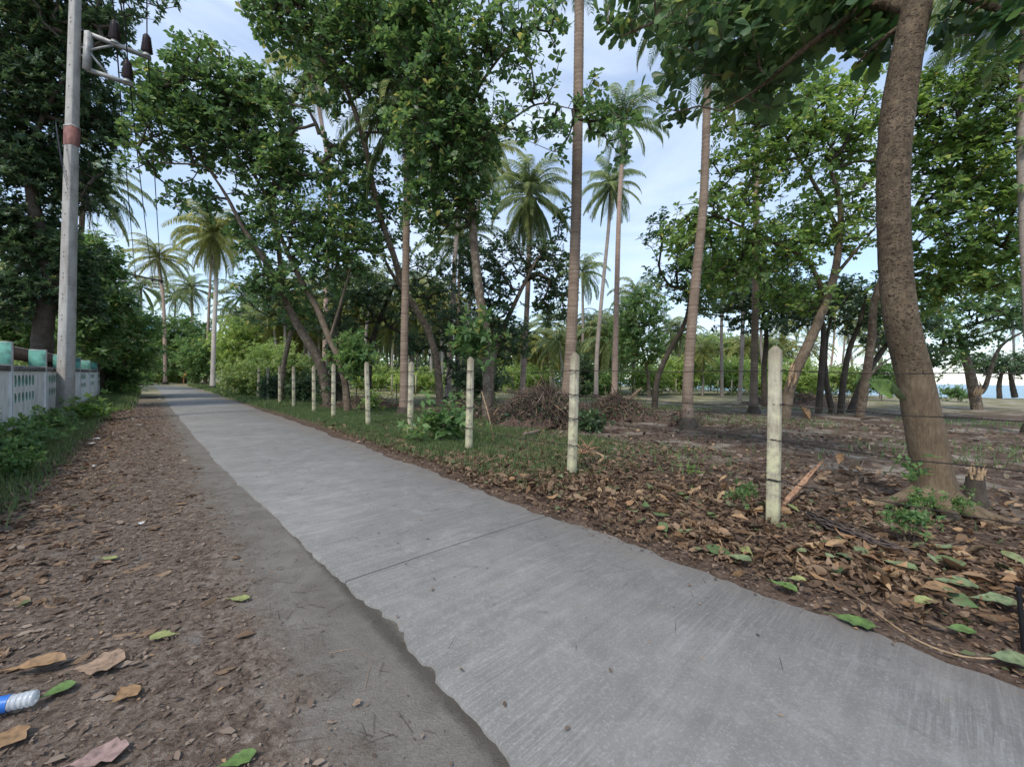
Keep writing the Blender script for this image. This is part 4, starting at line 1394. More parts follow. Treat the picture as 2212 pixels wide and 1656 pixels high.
# far woods closing the view behind everything: a mass nobody could count
mb = MB()
for a_u, b_u, y, vt, n in ((-300, 330, 95, 700, 9000), (280, 900, 105, 735, 9000), (850, 1420, 110, 765, 7000), (1380, 1700, 100, 792, 2600), (480, 1250, 75, 785, 7000), (-100, 260, 45, 770, 4000)):
    u = rng.uniform(a_u, b_u, n)
    yy = y + rng.uniform(-6, 6, n)
    x0 = (u - FW / 2) / F * yy
    hmax = (828 - vt) / F * y + 1.5
    top = hmax * (.72 + .28 * np.sin(x0 * .23 + y) * np.sin(x0 * .11 + 2) + .12 * np.sin(x0 * .9))
    z = top * rng.random(n) ** .7
    c = np.stack([x0, yy, z], 1)
    mb.stamp(c, unit(rng.normal(0, 1, c.shape)), unit(rng.normal(0, .6, c.shape) + [0, -.7, .7]), rng.uniform(.5, 1.1, n) * y / 90, *LEAF_OVAL)
o = link('far_woods', mb.mesh('far_woods', M['bush_leaf']), kind='stuff')
o['label'] = 'distant green woods closing the view behind the palm grove'
o['category'] = 'woods'

# ------------------------------------------------------------------ barbed wire fence
FL = 4.92


def fence_s(u):
    k = (u - FW / 2) / F
    # solve X = k*Y on the line lat = FL
    return (FL * DN[0] - k * FL * DN[1]) / (k * DS[1] - DS[0])


fence = thing('barbed_wire_fence', 'fence of pointed pale concrete posts strung with barbed wire along the right of the road', 'fence', tuple(RF(6, FL)))
us = [1677, 1240, 1018, 888, 795, 724, 676, 636, 607, 579, 557, 538, 525]
ss = [fence_s(u) for u in us]
ss = [ss[0] - 5.4, ss[0] - 2.7] + ss
sp_ = ss[-1]
ss += [sp_ + 2.8 * k for k in range(1, 5)]
px = []
rz = math.atan2(DS[1], DS[0])
for i, s in enumerate(ss):
    p = RF(s, FL + rng.normal(0, .03))
    h = 1.9 + rng.normal(0, .02)
    mb = MB()
    w_ = .057
    ca = .009
    prof = [(-w_ + ca, -w_), (w_ - ca, -w_), (w_, -w_ + ca), (w_, w_ - ca), (w_ - ca, w_), (-w_ + ca, w_), (-w_, w_ - ca), (-w_, -w_ + ca)]
    zs = [(-.2, 1.04), (h - .05, .95), (h, .30)]
    V = [[x * k, y * k, z] for z, k in zs for x, y in prof]
    fs = [[a + r_, (a + 1) % 8 + r_, (a + 1) % 8 + r_ + 8, a + r_ + 8] for r_ in (0, 8) for a in range(8)]
    mb.add(V, fs)
    mb.add(V[16:], [[0, 1, 2, 3], [0, 3, 4, 7], [4, 5, 6, 7]])
    o = link('post', mb.mesh('post', M['post']), fence)
    o.matrix_parent_inverse = Matrix.Identity(4)
    tl = (rng.normal(0, .014), rng.normal(0, .014))
    if i in (8, 13):
        tl = (.0, .04)
    o.location = Vector(p) - fence.location
    o.rotation_euler = (tl[0], tl[1], rz + rng.normal(0, .05))
    px.append(p)
WH = [1.62, 1.26, .89, .47]
for wh in WH:
    mb = MB()
    P_ = []
    for a, b in zip(px[:-1], px[1:]):
        t = np.linspace(0, 1, 9)[:-1]
        off = DN * -.075
        q = a + (b - a) * t[:, None]
        q[:, :2] += off
        q[:, 2] = wh - .05 * 4 * t * (1 - t) * rng.uniform(.1, 1.0) + rng.normal(0, .006, len(t))
        P_.append(q)
    q = np.concatenate(P_)
    mb.tube(q, .0050, 4, False)
    # barbs
    cum = np.linspace(0, len(q) - 1.01, int(len(q) * 3.2))
    i0 = cum.astype(int)
    c = q[i0] + (q[i0 + 1] - q[i0]) * (cum - i0)[:, None]
    dv = unit(rng.normal(0, 1, c.shape)) * .024
    mb.edges(c - dv, c + dv, np.full(len(c), .0028), np.full(len(c), .002), 3)
    # ties round the posts
    for p in px:
        cx = np.array(p)
        an = np.linspace(0, 2 * math.pi, 9)
        ring = np.stack([cx[0] + .085 * np.cos(an), cx[1] + .085 * np.sin(an), wh + .008 * np.sin(an * 2 + wh)], 1)
        mb.tube(ring, .0045, 4, False)
    part('wire', mb, M['wire'], fence)

# second, far fence across the clearing
ff = thing('wire_fence', 'far line of short white posts before the bright bushes', 'fence', tuple(G(1560, 846)))
for i in range(14):
    u = 1280 + i * 30
    c = P(u, 830, 38 + i * .3)
    mb = MB()
    mb.box((c.x, c.y, .8), (.10, .10, 1.7))
    part('post', mb, M['post'], ff)
fg2 = thing('wire_fence', 'far line of thin posts glimpsed behind the fourth and fifth trunks', 'fence', tuple(G(860, 846)))
for i in range(9):
    c = P(690 + i * 52, 830, 30 + i * .6)
    mb = MB()
    mb.box((c.x, c.y, .8), (.09, .09, 1.7))
    part('post', mb, M['post'], fg2)

# ------------------------------------------------------------------ utility poles and wires
def util_pole(label, base, height, w0, w1, rz, red=None, holes=True, lean=(0, 0)):
    t = thing('utility_pole', label, 'utility pole', tuple(base), rz)
    mb = MB()
    zs = np.linspace(-.3, height, 12)
    V, n = [], 8
    for z in zs:
        k = z / height
        w = (w0 * (1 - k) + w1 * k) / 2
        d = w * .75
        c = .02
        x0, y0 = lean[0] * k * height, lean[1] * k * height
        V += [[x0 + a, y0 + b, z] for a, b in [(-w + c, -d), (w - c, -d), (w, -d + c), (w, d - c), (w - c, d), (-w + c, d), (-w, d - c), (-w, -d + c)]]
    F_ = [[r_ * 8 + a, r_ * 8 + (a + 1) % 8, r_ * 8 + 8 + (a + 1) % 8, r_ * 8 + 8 + a] for r_ in range(len(zs) - 1) for a in range(8)]
    mb.add(V, F_)
    o = link('shaft', mb.mesh('shaft', M['pole']), t)
    o.matrix_parent_inverse = Matrix.Identity(4)
    if red:
        a, b = red
        rb = MB()
        V = []
        for z in (a, b):
            k = z / height
            w = (w0 * (1 - k) + w1 * k) / 2 + .004
            d = w * .75 + .003
            x0, y0 = lean[0] * k * height, lean[1] * k * height
            V += [[x0 - w, y0 - d, z], [x0 + w, y0 - d, z], [x0 + w, y0 + d, z], [x0 - w, y0 + d, z]]
        rb.add(V, [[i, (i + 1) % 4, 4 + (i + 1) % 4, 4 + i] for i in range(4)])
        o = link('red_band', rb.mesh('red_band', M['redband']), t)
        o.matrix_parent_inverse = Matrix.Identity(4)
    if holes:
        hb = MB()
        for z in np.arange(.55, height, .62):
            k = z / height
            d = (w0 * (1 - k) + w1 * k) / 2 * .75
            x0, y0 = lean[0] * k * height, lean[1] * k * height
            an = np.arange(8) * math.pi / 4
            for dz in ((0,) if int(z * 10) % 3 else (0, .12)):
                hb.add(np.stack([x0 + .02 * np.cos(an), np.full(8, y0 - d - .003), z + dz + .022 * np.sin(an)], 1), [[0, 1, 2, 3], [0, 3, 4, 7], [4, 5, 6, 7]])
        o = link('bolt_holes', hb.mesh('bolt_holes', M['hole']), t)
        o.matrix_parent_inverse = Matrix.Identity(4)
    return t


def insulator(parent, p, s=1.0):
    mb = MB()
    zs, rs = [0], [.05]
    for k in range(7):
        z = .05 + k * .055
        rr = .115 - .006 * k
        zs += [z, z + .02, z + .035]
        rs += [.06, rr, .065]
    zs += [.46]
    rs += [.04]
    c = np.array(p, float)
    mb.tube(np.stack([np.full(len(zs), c[0]), np.full(len(zs), c[1]), c[2] + np.array(zs) * s], 1), np.array(rs) * s, 12, True)
    o = part('insulator', mb, M['insulator'], parent, False)
    b = MB()
    b.tube([c - [0, 0, .05 * s], c + [0, 0, .02 * s]], [.085 * s, .06 * s], 10)
    part('cap', b, M['steel'], o)
    return c + np.array([0, 0, .47 * s])


PY = 12.0
pb = P(140, 905, PY)
pb.z = 0
pole1 = util_pole('tall concrete pole with a steel bracket and reddish band, beside the wall', pb, 15.0, .36, .21, R(-10), None, True, (.033 * 1, 0))
pc = np.array(pb)


def pole_at(v):
    """point on pole 1 seen at height v"""
    z = P(150, v, PY).z
    return np.array([pb.x + .033 * z * math.cos(R(-10)), pb.y + .033 * z * math.sin(R(-10)), z])


za, zb = pole_at(318)[2], pole_at(278)[2]
rb = MB()
kk = za / 15
wA = (.36 * (1 - kk) + .21 * kk) / 2 + .006
for_ = []
cA, cB = pole_at(318), pole_at(278)
rot = np.array([[math.cos(R(-10)), -math.sin(R(-10)), 0], [math.sin(R(-10)), math.cos(R(-10)), 0], [0, 0, 1]])
V = []
for c in (cA, cB):
    for a, b in ((-1, -1), (1, -1), (1, 1), (-1, 1)):
        V.append(c + rot @ np.array([a * wA, b * (wA * .75 + .002), 0]))
rb.add(V, [[i, (i + 1) % 4, 4 + (i + 1) % 4, 4 + i] for i in range(4)] + [[4, 5, 6, 7]])
part('red_band', rb, M['redband'], pole1)
rb = MB()
V = []
for c in (cB, cB + [0, 0, .03]):
    for a, b in ((-1, -1), (1, -1), (1, 1), (-1, 1)):
        V.append(c + rot @ np.array([a * (wA + .006), b * (wA * .75 + .008), 0]))
rb.add(V, [[i, (i + 1) % 4, 4 + (i + 1) % 4, 4 + i] for i in range(4)] + [[4, 5, 6, 7]])
part('steel_strap', rb, M['steel'], pole1)


def bar(parent, name, a, b, w, mat='steel'):
    mb = MB()
    a, b = np.array(a, float), np.array(b, float)
    d = unit(b - a)
    s = unit(np.cross(d, [0, 0, 1.])) if abs(d[2]) < .9 else np.array([1., 0, 0])
    n = np.cross(s, d)
    V = [p + s * x * w / 2 + n * y * w / 2 for p in (a, b) for x, y in ((-1, -1), (1, -1), (1, 1), (-1, 1))]
    mb.add(V, [[0, 1, 5, 4], [1, 2, 6, 5], [2, 3, 7, 6], [3, 0, 4, 7], [3, 2, 1, 0], [4, 5, 6, 7]])
    return part(name, mb, M[mat], parent)


# bracket: two arms reaching over the road, an upright and two stays
a1, a2 = np.array(P(192, 74, PY - .15)), np.array(P(326, 127, PY - .35))
c1, c2 = np.array(P(187, 150, PY - .15)), np.array(P(287, 184, PY - .35))
# level arms: seen from below they fall to the right in the picture, so they come nearer to the camera instead
def level(u1, v1, u2, v2, y):
    a = np.array(P(u1, v1, y))
    w = RM @ Vector(((u2 - FW / 2) / F, -(v2 - FH / 2) / F, -1))
    b = np.array(CAMP + w * ((a[2] - CAMP.z) / w.z))
    return a, b


a1, a2 = level(192, 74, 326, 127, PY)
c1, c2 = level(187, 150, 287, 184, PY)
bar(pole1, 'cross_arm', a1, a2, .10)
bar(pole1, 'cross_arm', c1, c2, .10)
bar(pole1, 'bracket', c1 + [.03, -.02, -.04], a1 + [0, 0, .05], .14)
mid = (a1 + c1) / 2
bar(pole1, 'brace', mid + [.07, 0, .05], a1 + (a2 - a1) * .38 - [0, 0, .05], .05)
bar(pole1, 'brace', mid + [.07, 0, -.05], c1 + (c2 - c1) * .45 + [0, 0, .05], .05)
for dz in (-.12, .12):
    bar(pole1, 'strap', mid + [-.35, 0, dz], mid + [.08, 0, dz], .03)
t1 = insulator(pole1, a1 + (a2 - a1) * .40 + [0, 0, .08], 1.35)
t2 = insulator(pole1, a1 + (a2 - a1) * .93 + [0, 0, .08], 1.35)
t3 = insulator(pole1, c1 + (c2 - c1) * .88 + [0, 0, .08], 1.35)

P2Y = 34
pb2 = P(267, 830, P2Y)
pb2.z = 0
pole2 = util_pole('second concrete pole showing above the trees with a dark cross-arm', pb2, P(267, 590, P2Y).z, .42, .34, R(-10), (P(267, 645, P2Y).z, P(267, 633, P2Y).z), False)
b1, b2 = np.array(P(266, 590, P2Y)), np.array(P(351, 607, P2Y - 1))
bar(pole2, 'cross_arm', b1, b2, .14, 'black')
bar(pole2, 'brace', np.array(P(268, 632, P2Y)), b1 + (b2 - b1) * .6, .06)
ends = []
for k in (.32, .75, .97):
    ends.append(insulator(pole2, b1 + (b2 - b1) * k + [0, 0, -.25], .9))
pole3 = pc + np.array([.673, -.7396, 0]) * 34


def wire(name, label, a, b, sag, r=.012):
    t = np.linspace(0, 1, 30)
    q = np.array(a) + (np.array(b) - np.array(a)) * t[:, None]
    q[:, 2] -= sag * 4 * t * (1 - t)
    mb = MB()
    mb.tube(q, r, 5, False)
    return single(name, mb, M['cable'], label, 'power line', 'overhead power lines')


off3 = pole3 - pc
for (t_, e, lab) in ((t1, ends[0], 'left'), (t3, ends[1], 'lower middle'), (t2, ends[2], 'right')):
    wire('power_line', {'left': 'power line from the insulator nearest the pole down to the second pole', 'lower middle': 'power line from the lower bracket arm to the second pole', 'right': 'power line from the outermost insulator to the second pole'}[lab], t_, e, .5, .02)
    wire('power_line', {'left': 'power line running overhead from the insulator nearest the pole', 'lower middle': 'power line running overhead from the lower bracket arm', 'right': 'power line running overhead from the outermost insulator'}[lab], t_, t_ + off3 * .8, .5, .016)
for k, v in enumerate((285, 300, 330)):
    a = pole_at(v) + [.1, -.12, 0]
    b = np.array(pb2) + [0, 0, 6.2 - k * .3]
    wire('telephone_cable', ['topmost thin cable leaving the pole at the red band', 'middle thin cable leaving the pole below the red band', 'lowest thin cable leaving the pole below the red band'][k], a, b, .9, .008)
# slack cables crossing the pole face
for k in range(3):
    a, b = pole_at(275 + k * 4) + [-.2, -.25, 0], pole_at(400 + k * 10) + [.2, -.25, 0]
    mb = MB()
    mb.tube([a, (np.array(a) + b) / 2 + [0, -.03, -.1], b], .008, 4, False)
    part('cable', mb, M['cable'], pole1)

# ------------------------------------------------------------------ wall on the left
WL = -2.12
s0 = 13.1
WN, WS = 7, 3.75
wall = thing('boundary_wall', 'white painted wall with teal round openings, dark stained cap and teal pillar tops', 'wall', tuple(RF(s0, WL)))
s_start = s0 - 2 * WS
up = np.array([0, 0, 1.])


def wp(s, d, z):
    """point on the wall: s along the road, d towards the road"""
    return RF(s, WL + d, z)


for i in range(WN + 2):
    a = s_start + i * WS
    s1, s2 = a + .07, a + WS - .07
    mb = MB()

    def quad(sa, sb, za, zb, d=.0):
        mb.add([wp(sa, d, za), wp(sb, d, za), wp(sb, d, zb), wp(sa, d, zb)], [[0, 1, 2, 3]])
    ncol, cw = 6, .36
    off = .25
    z1, z2 = .90, 1.30
    hs, he = s1 + off, s1 + off + ncol * cw
    quad(s1, s2, 0 - .1, .72)
    quad(s1, hs, .72, 1.50)
    quad(he, s2, .72, 1.50)
    back = MB()
    for zc in (.90, 1.27):
        zr = (zc - .18, zc + .18)
        for c in range(ncol):
            cs = hs + (c + .5) * cw
            an = (np.arange(16) + .5) * math.pi / 8
            sq = []
            for x in an:
                m_s = max(abs(math.cos(x)), abs(math.sin(x)))
                sq.append((math.cos(x) / m_s * cw / 2, math.sin(x) / m_s * .18))
            # exact corners
            r_ = .135 if zc > 1.2 else .115
            ci = [wp(cs + math.cos(x) * r_, 0, zc + math.sin(x) * r_) for x in an]
            cb = [wp(cs + math.cos(x) * r_, -.075, zc + math.sin(x) * r_) for x in an]
            so = [wp(cs + p[0], 0, zc + p[1]) for p in sq]
            idx = [[k, (k + 1) % 16, 16 + (k + 1) % 16, 16 + k] for k in range(16)]
            mb.add(np.array(so + ci), idx)
            corner = [wp(cs + sx * cw / 2, 0, zc + sz * .18) for sx, sz in ((1, 1), (-1, 1), (-1, -1), (1, -1))]
            for (ka, kb), cc in zip(((1, 2), (5, 6), (9, 10), (13, 14)), corner):
                mb.add(np.array([so[ka], so[kb], cc]), [[0, 1, 2]])
            back.add(np.array(ci + cb), idx)
            back.add(np.array(cb + [wp(cs, -.075, zc)]), [[k, (k + 1) % 16, 16] for k in range(16)])
    quad(hs, he, 1.08, 1.09)
    quad(hs, he, 1.45, 1.50)
    mb.box(tuple(wp((s1 + s2) / 2, -.11, .72)), (.001, .001, .001))
    # rear face
    mb.add([wp(s1, -.14, -.1), wp(s2, -.14, -.1), wp(s2, -.14, 1.5), wp(s1, -.14, 1.5)], [[3, 2, 1, 0]])
    part('panel', mb, M['wall'], wall)
    part('openings', back, M['teal_hole'], wall)
    cp = MB()
    V = [wp(sx, dx, zx) for sx in (s1, s2) for dx, zx in ((.03, 1.49), (.03, 1.60), (-.17, 1.62), (-.17, 1.49))]
    cp.add(V, [[0, 4, 5, 1], [1, 5, 6, 2], [2, 6, 7, 3], [3, 7, 4, 0], [0, 1, 2, 3], [7, 6, 5, 4]])
    part('cap', cp, M['cap'], wall)
    # pillar: a slab set across the wall
    hp = 2.12 - .012 * i
    pl = MB()
    V = [wp(a + sx, dx, zx) for zx in (-.1, hp) for sx, dx in ((-.065, .05), (.065, .05), (.065, -.25), (-.065, -.25))]
    pl.add(V, [[0, 1, 5, 4], [1, 2, 6, 5], [2, 3, 7, 6], [3, 0, 4, 7], [4, 5, 6, 7]])
    pm = part('pillar', pl, M['concrete'], wall)
    tp = MB()
    V = [wp(a + sx, dx, zx) for zx in (1.63, hp - .02) for sx, dx in ((-.068, .035), (-.068, -.27), (-.02, -.27), (-.02, .035))]
    tp.add(V, [[1, 0, 4, 5], [2, 1, 5, 6], [3, 2, 6, 7], [4, 7, 6, 5]])
    part('teal_panel', tp, M['teal'], pm)
    wf = MB()
    V = [wp(a + sx, .056, zx) for zx in (-.1, 1.48) for sx in (-.07, .07)]
    V2 = [wp(a - .0685, dx, zx) for zx in (-.1, 1.48) for dx in (.05, -.002)]
    wf.add(V, [[0, 1, 3, 2]])
    wf.add(V2, [[0, 1, 3, 2]])
    part('painted_face', wf, M['wall'], pm)

# shed with a corrugated roof behind the wall
sc_ = np.array(wp(13.5, -1.7, 0))
shed = thing('shed', 'open shed with a grey corrugated roof behind the near end of the wall', 'shed', tuple(sc_))
mb = MB()
ns, nd = 260, 2
sl = np.linspace(11.5, 27.5, ns)
V = []
for th in (0, -.015):
    for d, z in ((-.55, 2.13), (-4.4, 2.75)):
        V.append(RF(sl, WL + d, z + .03 * np.sin((sl) * 2 * math.pi / .177) + th))
V = np.stack(V)
mb.add(V.reshape(-1, 3), [[i, i + 1, ns + i + 1, ns + i] for i in range(ns - 1)] + [[2 * ns + i, 3 * ns + i, 3 * ns + i + 1, 2 * ns + i + 1] for i in range(ns - 1)]
       + [[i, 2 * ns + i, 2 * ns + i + 1, i + 1] for i in range(ns - 1)])
part('roof', mb, M['roof'], shed)
for s in (12, 17, 22, 27):
    for d in (-.9, -4.0):
        p = RF(s, WL + d)
        mb = MB()
        mb.box((p[0], p[1], 1.05 if d > -2 else 1.3), (.1, .1, 2.1 if d > -2 else 2.6))
        part('support', mb, M['shed_wood'], shed)
for d, z in ((-.7, 2.02), (-4.1, 2.6)):
    a, b = RF(11.6, WL + d, z), RF(27.4, WL + d, z)
    bar(shed, 'beam', a, b, .12, 'shed_wood')
mb = MB()
V = [RF(s, WL + d, z) for s, d, z in ((11.6, -4.3, 0), (27.3, -4.3, 0), (27.3, -4.3, 1.35), (11.6, -4.3, 1.35))]
mb.add(V, [[0, 1, 2, 3]])
V = [RF(s, WL + d, z) for s, d, z in ((11.6, -4.34, 0), (27.3, -4.34, 0), (27.3, -4.34, 1.35), (11.6, -4.34, 1.35))]
mb.add(V, [[3, 2, 1, 0]])
part('back_wall', mb, M['shed_wood'], shed)
mb = MB()
V = [RF(s, WL + d, z) for s in (27.3, 27.42) for d, z in ((-.8, 1.72), (-4.2, 2.3), (-4.2, 2.7), (-.8, 2.05))]
mb.add(V, [[0, 1, 2, 3], [7, 6, 5, 4], [0, 4, 5, 1], [3, 2, 6, 7]])
part('gable_board', mb, M['shed_wood'], shed)
bar(shed, 'fascia_board', RF(11.6, WL - .6, 1.96), RF(27.4, WL - .6, 1.96), .22, 'shed_wood')

# house hidden behind the trees at the bend
hc = P(312, 800, 80)
house = thing('house', 'blue-roofed tan house glimpsed through the trees at the road bend', 'house', (hc.x, hc.y, 0), R(25))


def hpart(name, mat, boxes, parent=None):
    mb = MB()
    for c, s_ in boxes:
        mb.box(c, s_)
    o = link(name, mb.mesh(name, M[mat]), parent or house)
    o.matrix_parent_inverse = Matrix.Identity(4)
    return o


wl_ = hpart('wall', 'tan_wall', [((0, 0, 4.5), (10, 7, 9))])
for x in (-3, 0, 3):
    w1_ = hpart('window', 'blue_sheet', [((x, -3.53, 6.6), (1.4, .1, 1.5))])
    hpart('frame', 'paper', [((x, -3.56, 7.4), (1.6, .12, .1)), ((x, -3.56, 5.8), (1.6, .12, .1))], w1_)
mb = MB()
V = [(-6, -4.4, 9), (6, -4.4, 9), (6, 4.4, 9), (-6, 4.4, 9), (-3.5, 0, 11.4), (3.5, 0, 11.4)]
mb.add(V, [[0, 1, 5, 4], [2, 3, 4, 5]])
mb.add(V, [[1, 2, 5], [3, 0, 4]])
o = link('roof', mb.mesh('roof', M['blue_sheet']), house)
o.matrix_parent_inverse = Matrix.Identity(4)

# small orange marker by the bend
om = simple('orange_paint', (.45, .20, .05), .6, .2)
mk = P(397, 822, 56)
mb = MB()
mb.tube([(mk.x, mk.y, 0), (mk.x, mk.y, .9)], [.05, .05], 8)
mb.box((mk.x, mk.y, 1.15), (.75, .04, .55))
single('marker_sign', mb, om, 'small faded orange marker board at the outside of the road bend', 'sign')

# ------------------------------------------------------------------ leaf litter, grass, debris
verge = bpy.data.objects.new('verge', None)
COL.objects.link(verge)
verge['kind'] = 'structure'


def curled(mb, pos, yaw, size, wid, curl, bend, tilt, roll):
    """dead leaves: a 5 x 3 grid each, curled across and bent along"""
    n = len(pos)
    a = np.array([0, .25, .5, .75, 1.])
    prof = np.array([.08, .62, 1., .82, .08])
    A, Bv = np.meshgrid(a, np.array([-1, 0, 1.]), indexing='ij')
    Wp = prof[:, None] * np.ones(3)
    A, Bv, Wp = A.ravel(), Bv.ravel(), Wp.ravel()
    x = (A - .5)[None] * np.ones((n, 1))
    yy = Bv[None] * Wp[None] * wid[:, None] * np.cos(np.abs(curl[:, None]) * .8)
    z = np.abs(Bv[None]) * Wp[None] * wid[:, None] * np.sin(curl[:, None]) + bend[:, None] * (4 * (A[None] - .5) ** 2)
    z = z + rng.normal(0, .025, z.shape)
    V = np.stack([x, yy, z], -1) * size[:, None, None]
    def rx(an):
        c, s = np.cos(an), np.sin(an)
        o = np.zeros((n, 3, 3)); o[:, 0, 0] = 1; o[:, 1, 1] = c; o[:, 1, 2] = -s; o[:, 2, 1] = s; o[:, 2, 2] = c
        return o
    def ry(an):
        c, s = np.cos(an), np.sin(an)
        o = np.zeros((n, 3, 3)); o[:, 1, 1] = 1; o[:, 0, 0] = c; o[:, 0, 2] = s; o[:, 2, 0] = -s; o[:, 2, 2] = c
        return o
    def rzz(an):
        c, s = np.cos(an), np.sin(an)
        o = np.zeros((n, 3, 3)); o[:, 2, 2] = 1; o[:, 0, 0] = c; o[:, 0, 1] = -s; o[:, 1, 0] = s; o[:, 1, 1] = c
        return o
    Rm = rzz(yaw) @ ry(tilt) @ rx(roll)
    V = np.einsum('nij,nkj->nki', Rm, V) + pos[:, None]
    f = []
    for i in range(4):
        for j in range(2):
            k = i * 3 + j
            f.append((k, k + 3, k + 4, k + 1))
    if mb is None:
        return V, np.array(f)
    off = (np.arange(n) * 15)[:, None, None]
    mb.add_raw(off, np.array(f))
    mb.v.append(V.reshape(-1, 3))
    mb.n += n * 15


def scatter(n, s_rng, l_rng, dens=None):
    out = []
    while sum(map(len, out)) < n:
        s = rng.uniform(*s_rng, n)
        l = rng.uniform(*l_rng, n)
        keep = np.ones(n, bool) if dens is None else rng.random(n) < dens(s, l)
        out.append(np.stack([s[keep], l[keep]], 1))
    return np.concatenate(out)[:n]


def place(sl, z=0.0):
    p = RF(sl[:, 0], sl[:, 1], 0)
    onroad = (sl[:, 1] > 1.05) & (sl[:, 1] < 3.25)
    p[:, 2] = np.where(onroad, .014, ground_z(p[:, 0], p[:, 1])) + z
    return p


def edge_r(s):
    return road_c(s)[0] + road_c(s)[1]


def dens_right(s, l):
    e = edge_r(s)
    d = np.interp(l - e, [-.12, .0, .12, .45, 1.6, 3.0, 6.0], [0, .05, .35, 1, 1, .35, .08])
    return d * np.interp(s, [-3, 4.5, 7, 14], [1, 1, .32, .10]) * (.75 + .25 * np.sin(s * 2.1 + l * 3))


sl = scatter(9800, (-3, 14), (3.05, 9.0), dens_right)
p = place(sl)
layer = rng.random(len(p))
p[:, 2] += .008 + layer * .075 * np.interp(sl[:, 1] - edge_r(sl[:, 0]), [0, .5, 2], [.2, 1, .7])
n = len(p)
big = rng.random(n) < .25
size = np.where(big, rng.uniform(.11, .19, n), rng.uniform(.045, .11, n)) * np.interp(sl[:, 1] - edge_r(sl[:, 0]), [0, .4], [.5, 1])
args = [rng.uniform(0, 6.28, n), size, rng.uniform(.18, .32, n), rng.normal(0, .9, n), rng.normal(0, .14, n), rng.normal(0, .38, n), rng.normal(0, .6, n)]
args[0] = np.where(rng.random(n) < 1, args[0], 0)
# the largest near ones on top are leaves of their own
loc = (p - np.array(CAMP)) @ np.array(RM)
vis = (np.abs(loc[:, 0] / -loc[:, 2]) < 1.27) & (np.abs(loc[:, 1] / -loc[:, 2]) < .95) & (loc[:, 2] < -.5)
key = np.where(vis & (layer > .5), -size / loc[:, 2] * -1, 0)
app = np.where(vis & (layer > .5), size / -loc[:, 2], 0)
order = np.argsort(-app)
solo, rest = order[:290], order[290:]
mb = MB()
curled(mb, p[rest], *[a[rest] for a in args])
lit = link('leaf_litter', mb.mesh('leaf_litter', M['litter']), verge, kind='stuff')


def solo_mat(name, stops, rough=.65):
    m = NT(name)
    r_ = m.n('ShaderNodeObjectInfo').outputs['Random']
    c = m.ramp(r_, stops)
    nz_ = m.noise(m.coord(), 28, 4, .6)
    c = m.mix(m.math('MULTIPLY', m.ramp(nz_, [(.45, 0.0), (.65, 1.0)]), .5), c, (.10, .06, .035))
    return m.pbr(c, rough, m.bump(nz_, .4, .004), spec=.3)


SM = solo_mat('fallen_leaf', [(0, (.09, .050, .026)), (.25, (.20, .115, .060)), (.5, (.32, .185, .095)), (.72, (.40, .27, .15)), (.9, (.32, .20, .12)), (1, (.16, .115, .07))])
V, f = curled(None, p[solo], *[a[solo] for a in args])
for i in range(len(solo)):
    t = MB()
    c = V[i].mean(0)
    t.add(V[i] - c, f)
    o = link('fallen_leaf', t.mesh('fallen_leaf', SM), verge, loc=c)

# crumbled leaves on the left shoulder
def dens_left(s, l):
    e = .48 + .10 * np.sin(s * 1.7) + .06 * np.sin(s * 4.3)
    return np.interp(l - e, [-2.2, -.4, 0, .25, .6], [.9, 1, .6, .10, .02]) * np.interp(s, [2, 12, 40], [1, .7, .25])


sl = scatter(42000, (.5, 26), (-1.9, 1.0), dens_left)
p = place(sl, .004)
n = len(p)
p[:, 2] += rng.random(n) * .012
size = rng.gamma(1.3, .011, n) + .007
size = np.clip(size, .007, .09) * np.interp(sl[:, 1], [-1.5, .3, .7], [1.25, .9, .5]) * np.interp(sl[:, 0], [3, 20], [1, 1.8])
mb = MB()
d = np.stack([np.cos(a_ := rng.uniform(0, 6.28, n)), np.sin(a_), rng.normal(0, .18, n)], 1)
nr_ = unit(np.array([0, 0, 1.]) + rng.normal(0, .24, (n, 3)))
frag = (np.array([(0, .05, 0), (.45, -.26, .05), (1, -.05, 0), (.7, .22, .06), (.2, .26, 0)]), [np.array([(0, 1, 2, 3)]), np.array([(0, 3, 4)])])
mb.stamp(p, unit(d), nr_, size, *frag)
link('crumbled_leaves', mb.mesh('crumbled_leaves', M['litter_old']), verge, kind='stuff')
# larger curled leaves on the left shoulder, thicker towards the wall
sl = scatter(5200, (1.5, 24), (-1.9, .6), lambda s, l: np.interp(l, [-1.8, -1.1, -.7, -.2, .6], [1, 1, .55, .10, .02]) * np.interp(s, [1, 3.5, 6, 12, 22], [.15, .45, 1, .9, .5]))
p = place(sl, .012)
n = len(p)
mb = MB()
curled(mb, p, rng.uniform(0, 6.28, n), rng.uniform(.05, .13, n), rng.uniform(.2, .33, n), rng.normal(0, .6, n), rng.normal(0, .08, n), rng.normal(0, .12, n), rng.normal(0, .2, n))
link('shoulder_leaves', mb.mesh('shoulder_leaves', M['litter']), verge, kind='stuff')
# crumbs along the right edge of the slab and dust-sized bits over the road
sl = scatter(9000, (-2, 16), (2.9, 4.4), lambda s, l: np.interp(l - edge_r(s), [-.25, -.05, .1, .5, 1.1], [.01, .12, 1, .9, .2]))
sl2 = scatter(260, (.2, 20), (1.1, 3.2), None)
sl = np.concatenate([sl, sl2])
p = place(sl, .003)
n = len(p)
mb = MB()
d = np.stack([np.cos(a_ := rng.uniform(0, 6.28, n)), np.sin(a_), rng.normal(0, .12, n)], 1)
mb.stamp(p, unit(d), unit(np.array([0, 0, 1.]) + rng.normal(0, .2, (n, 3))), rng.uniform(.010, .04, n), *frag)
link('leaf_crumbs', mb.mesh('leaf_crumbs', M['litter_old']), verge, kind='stuff')

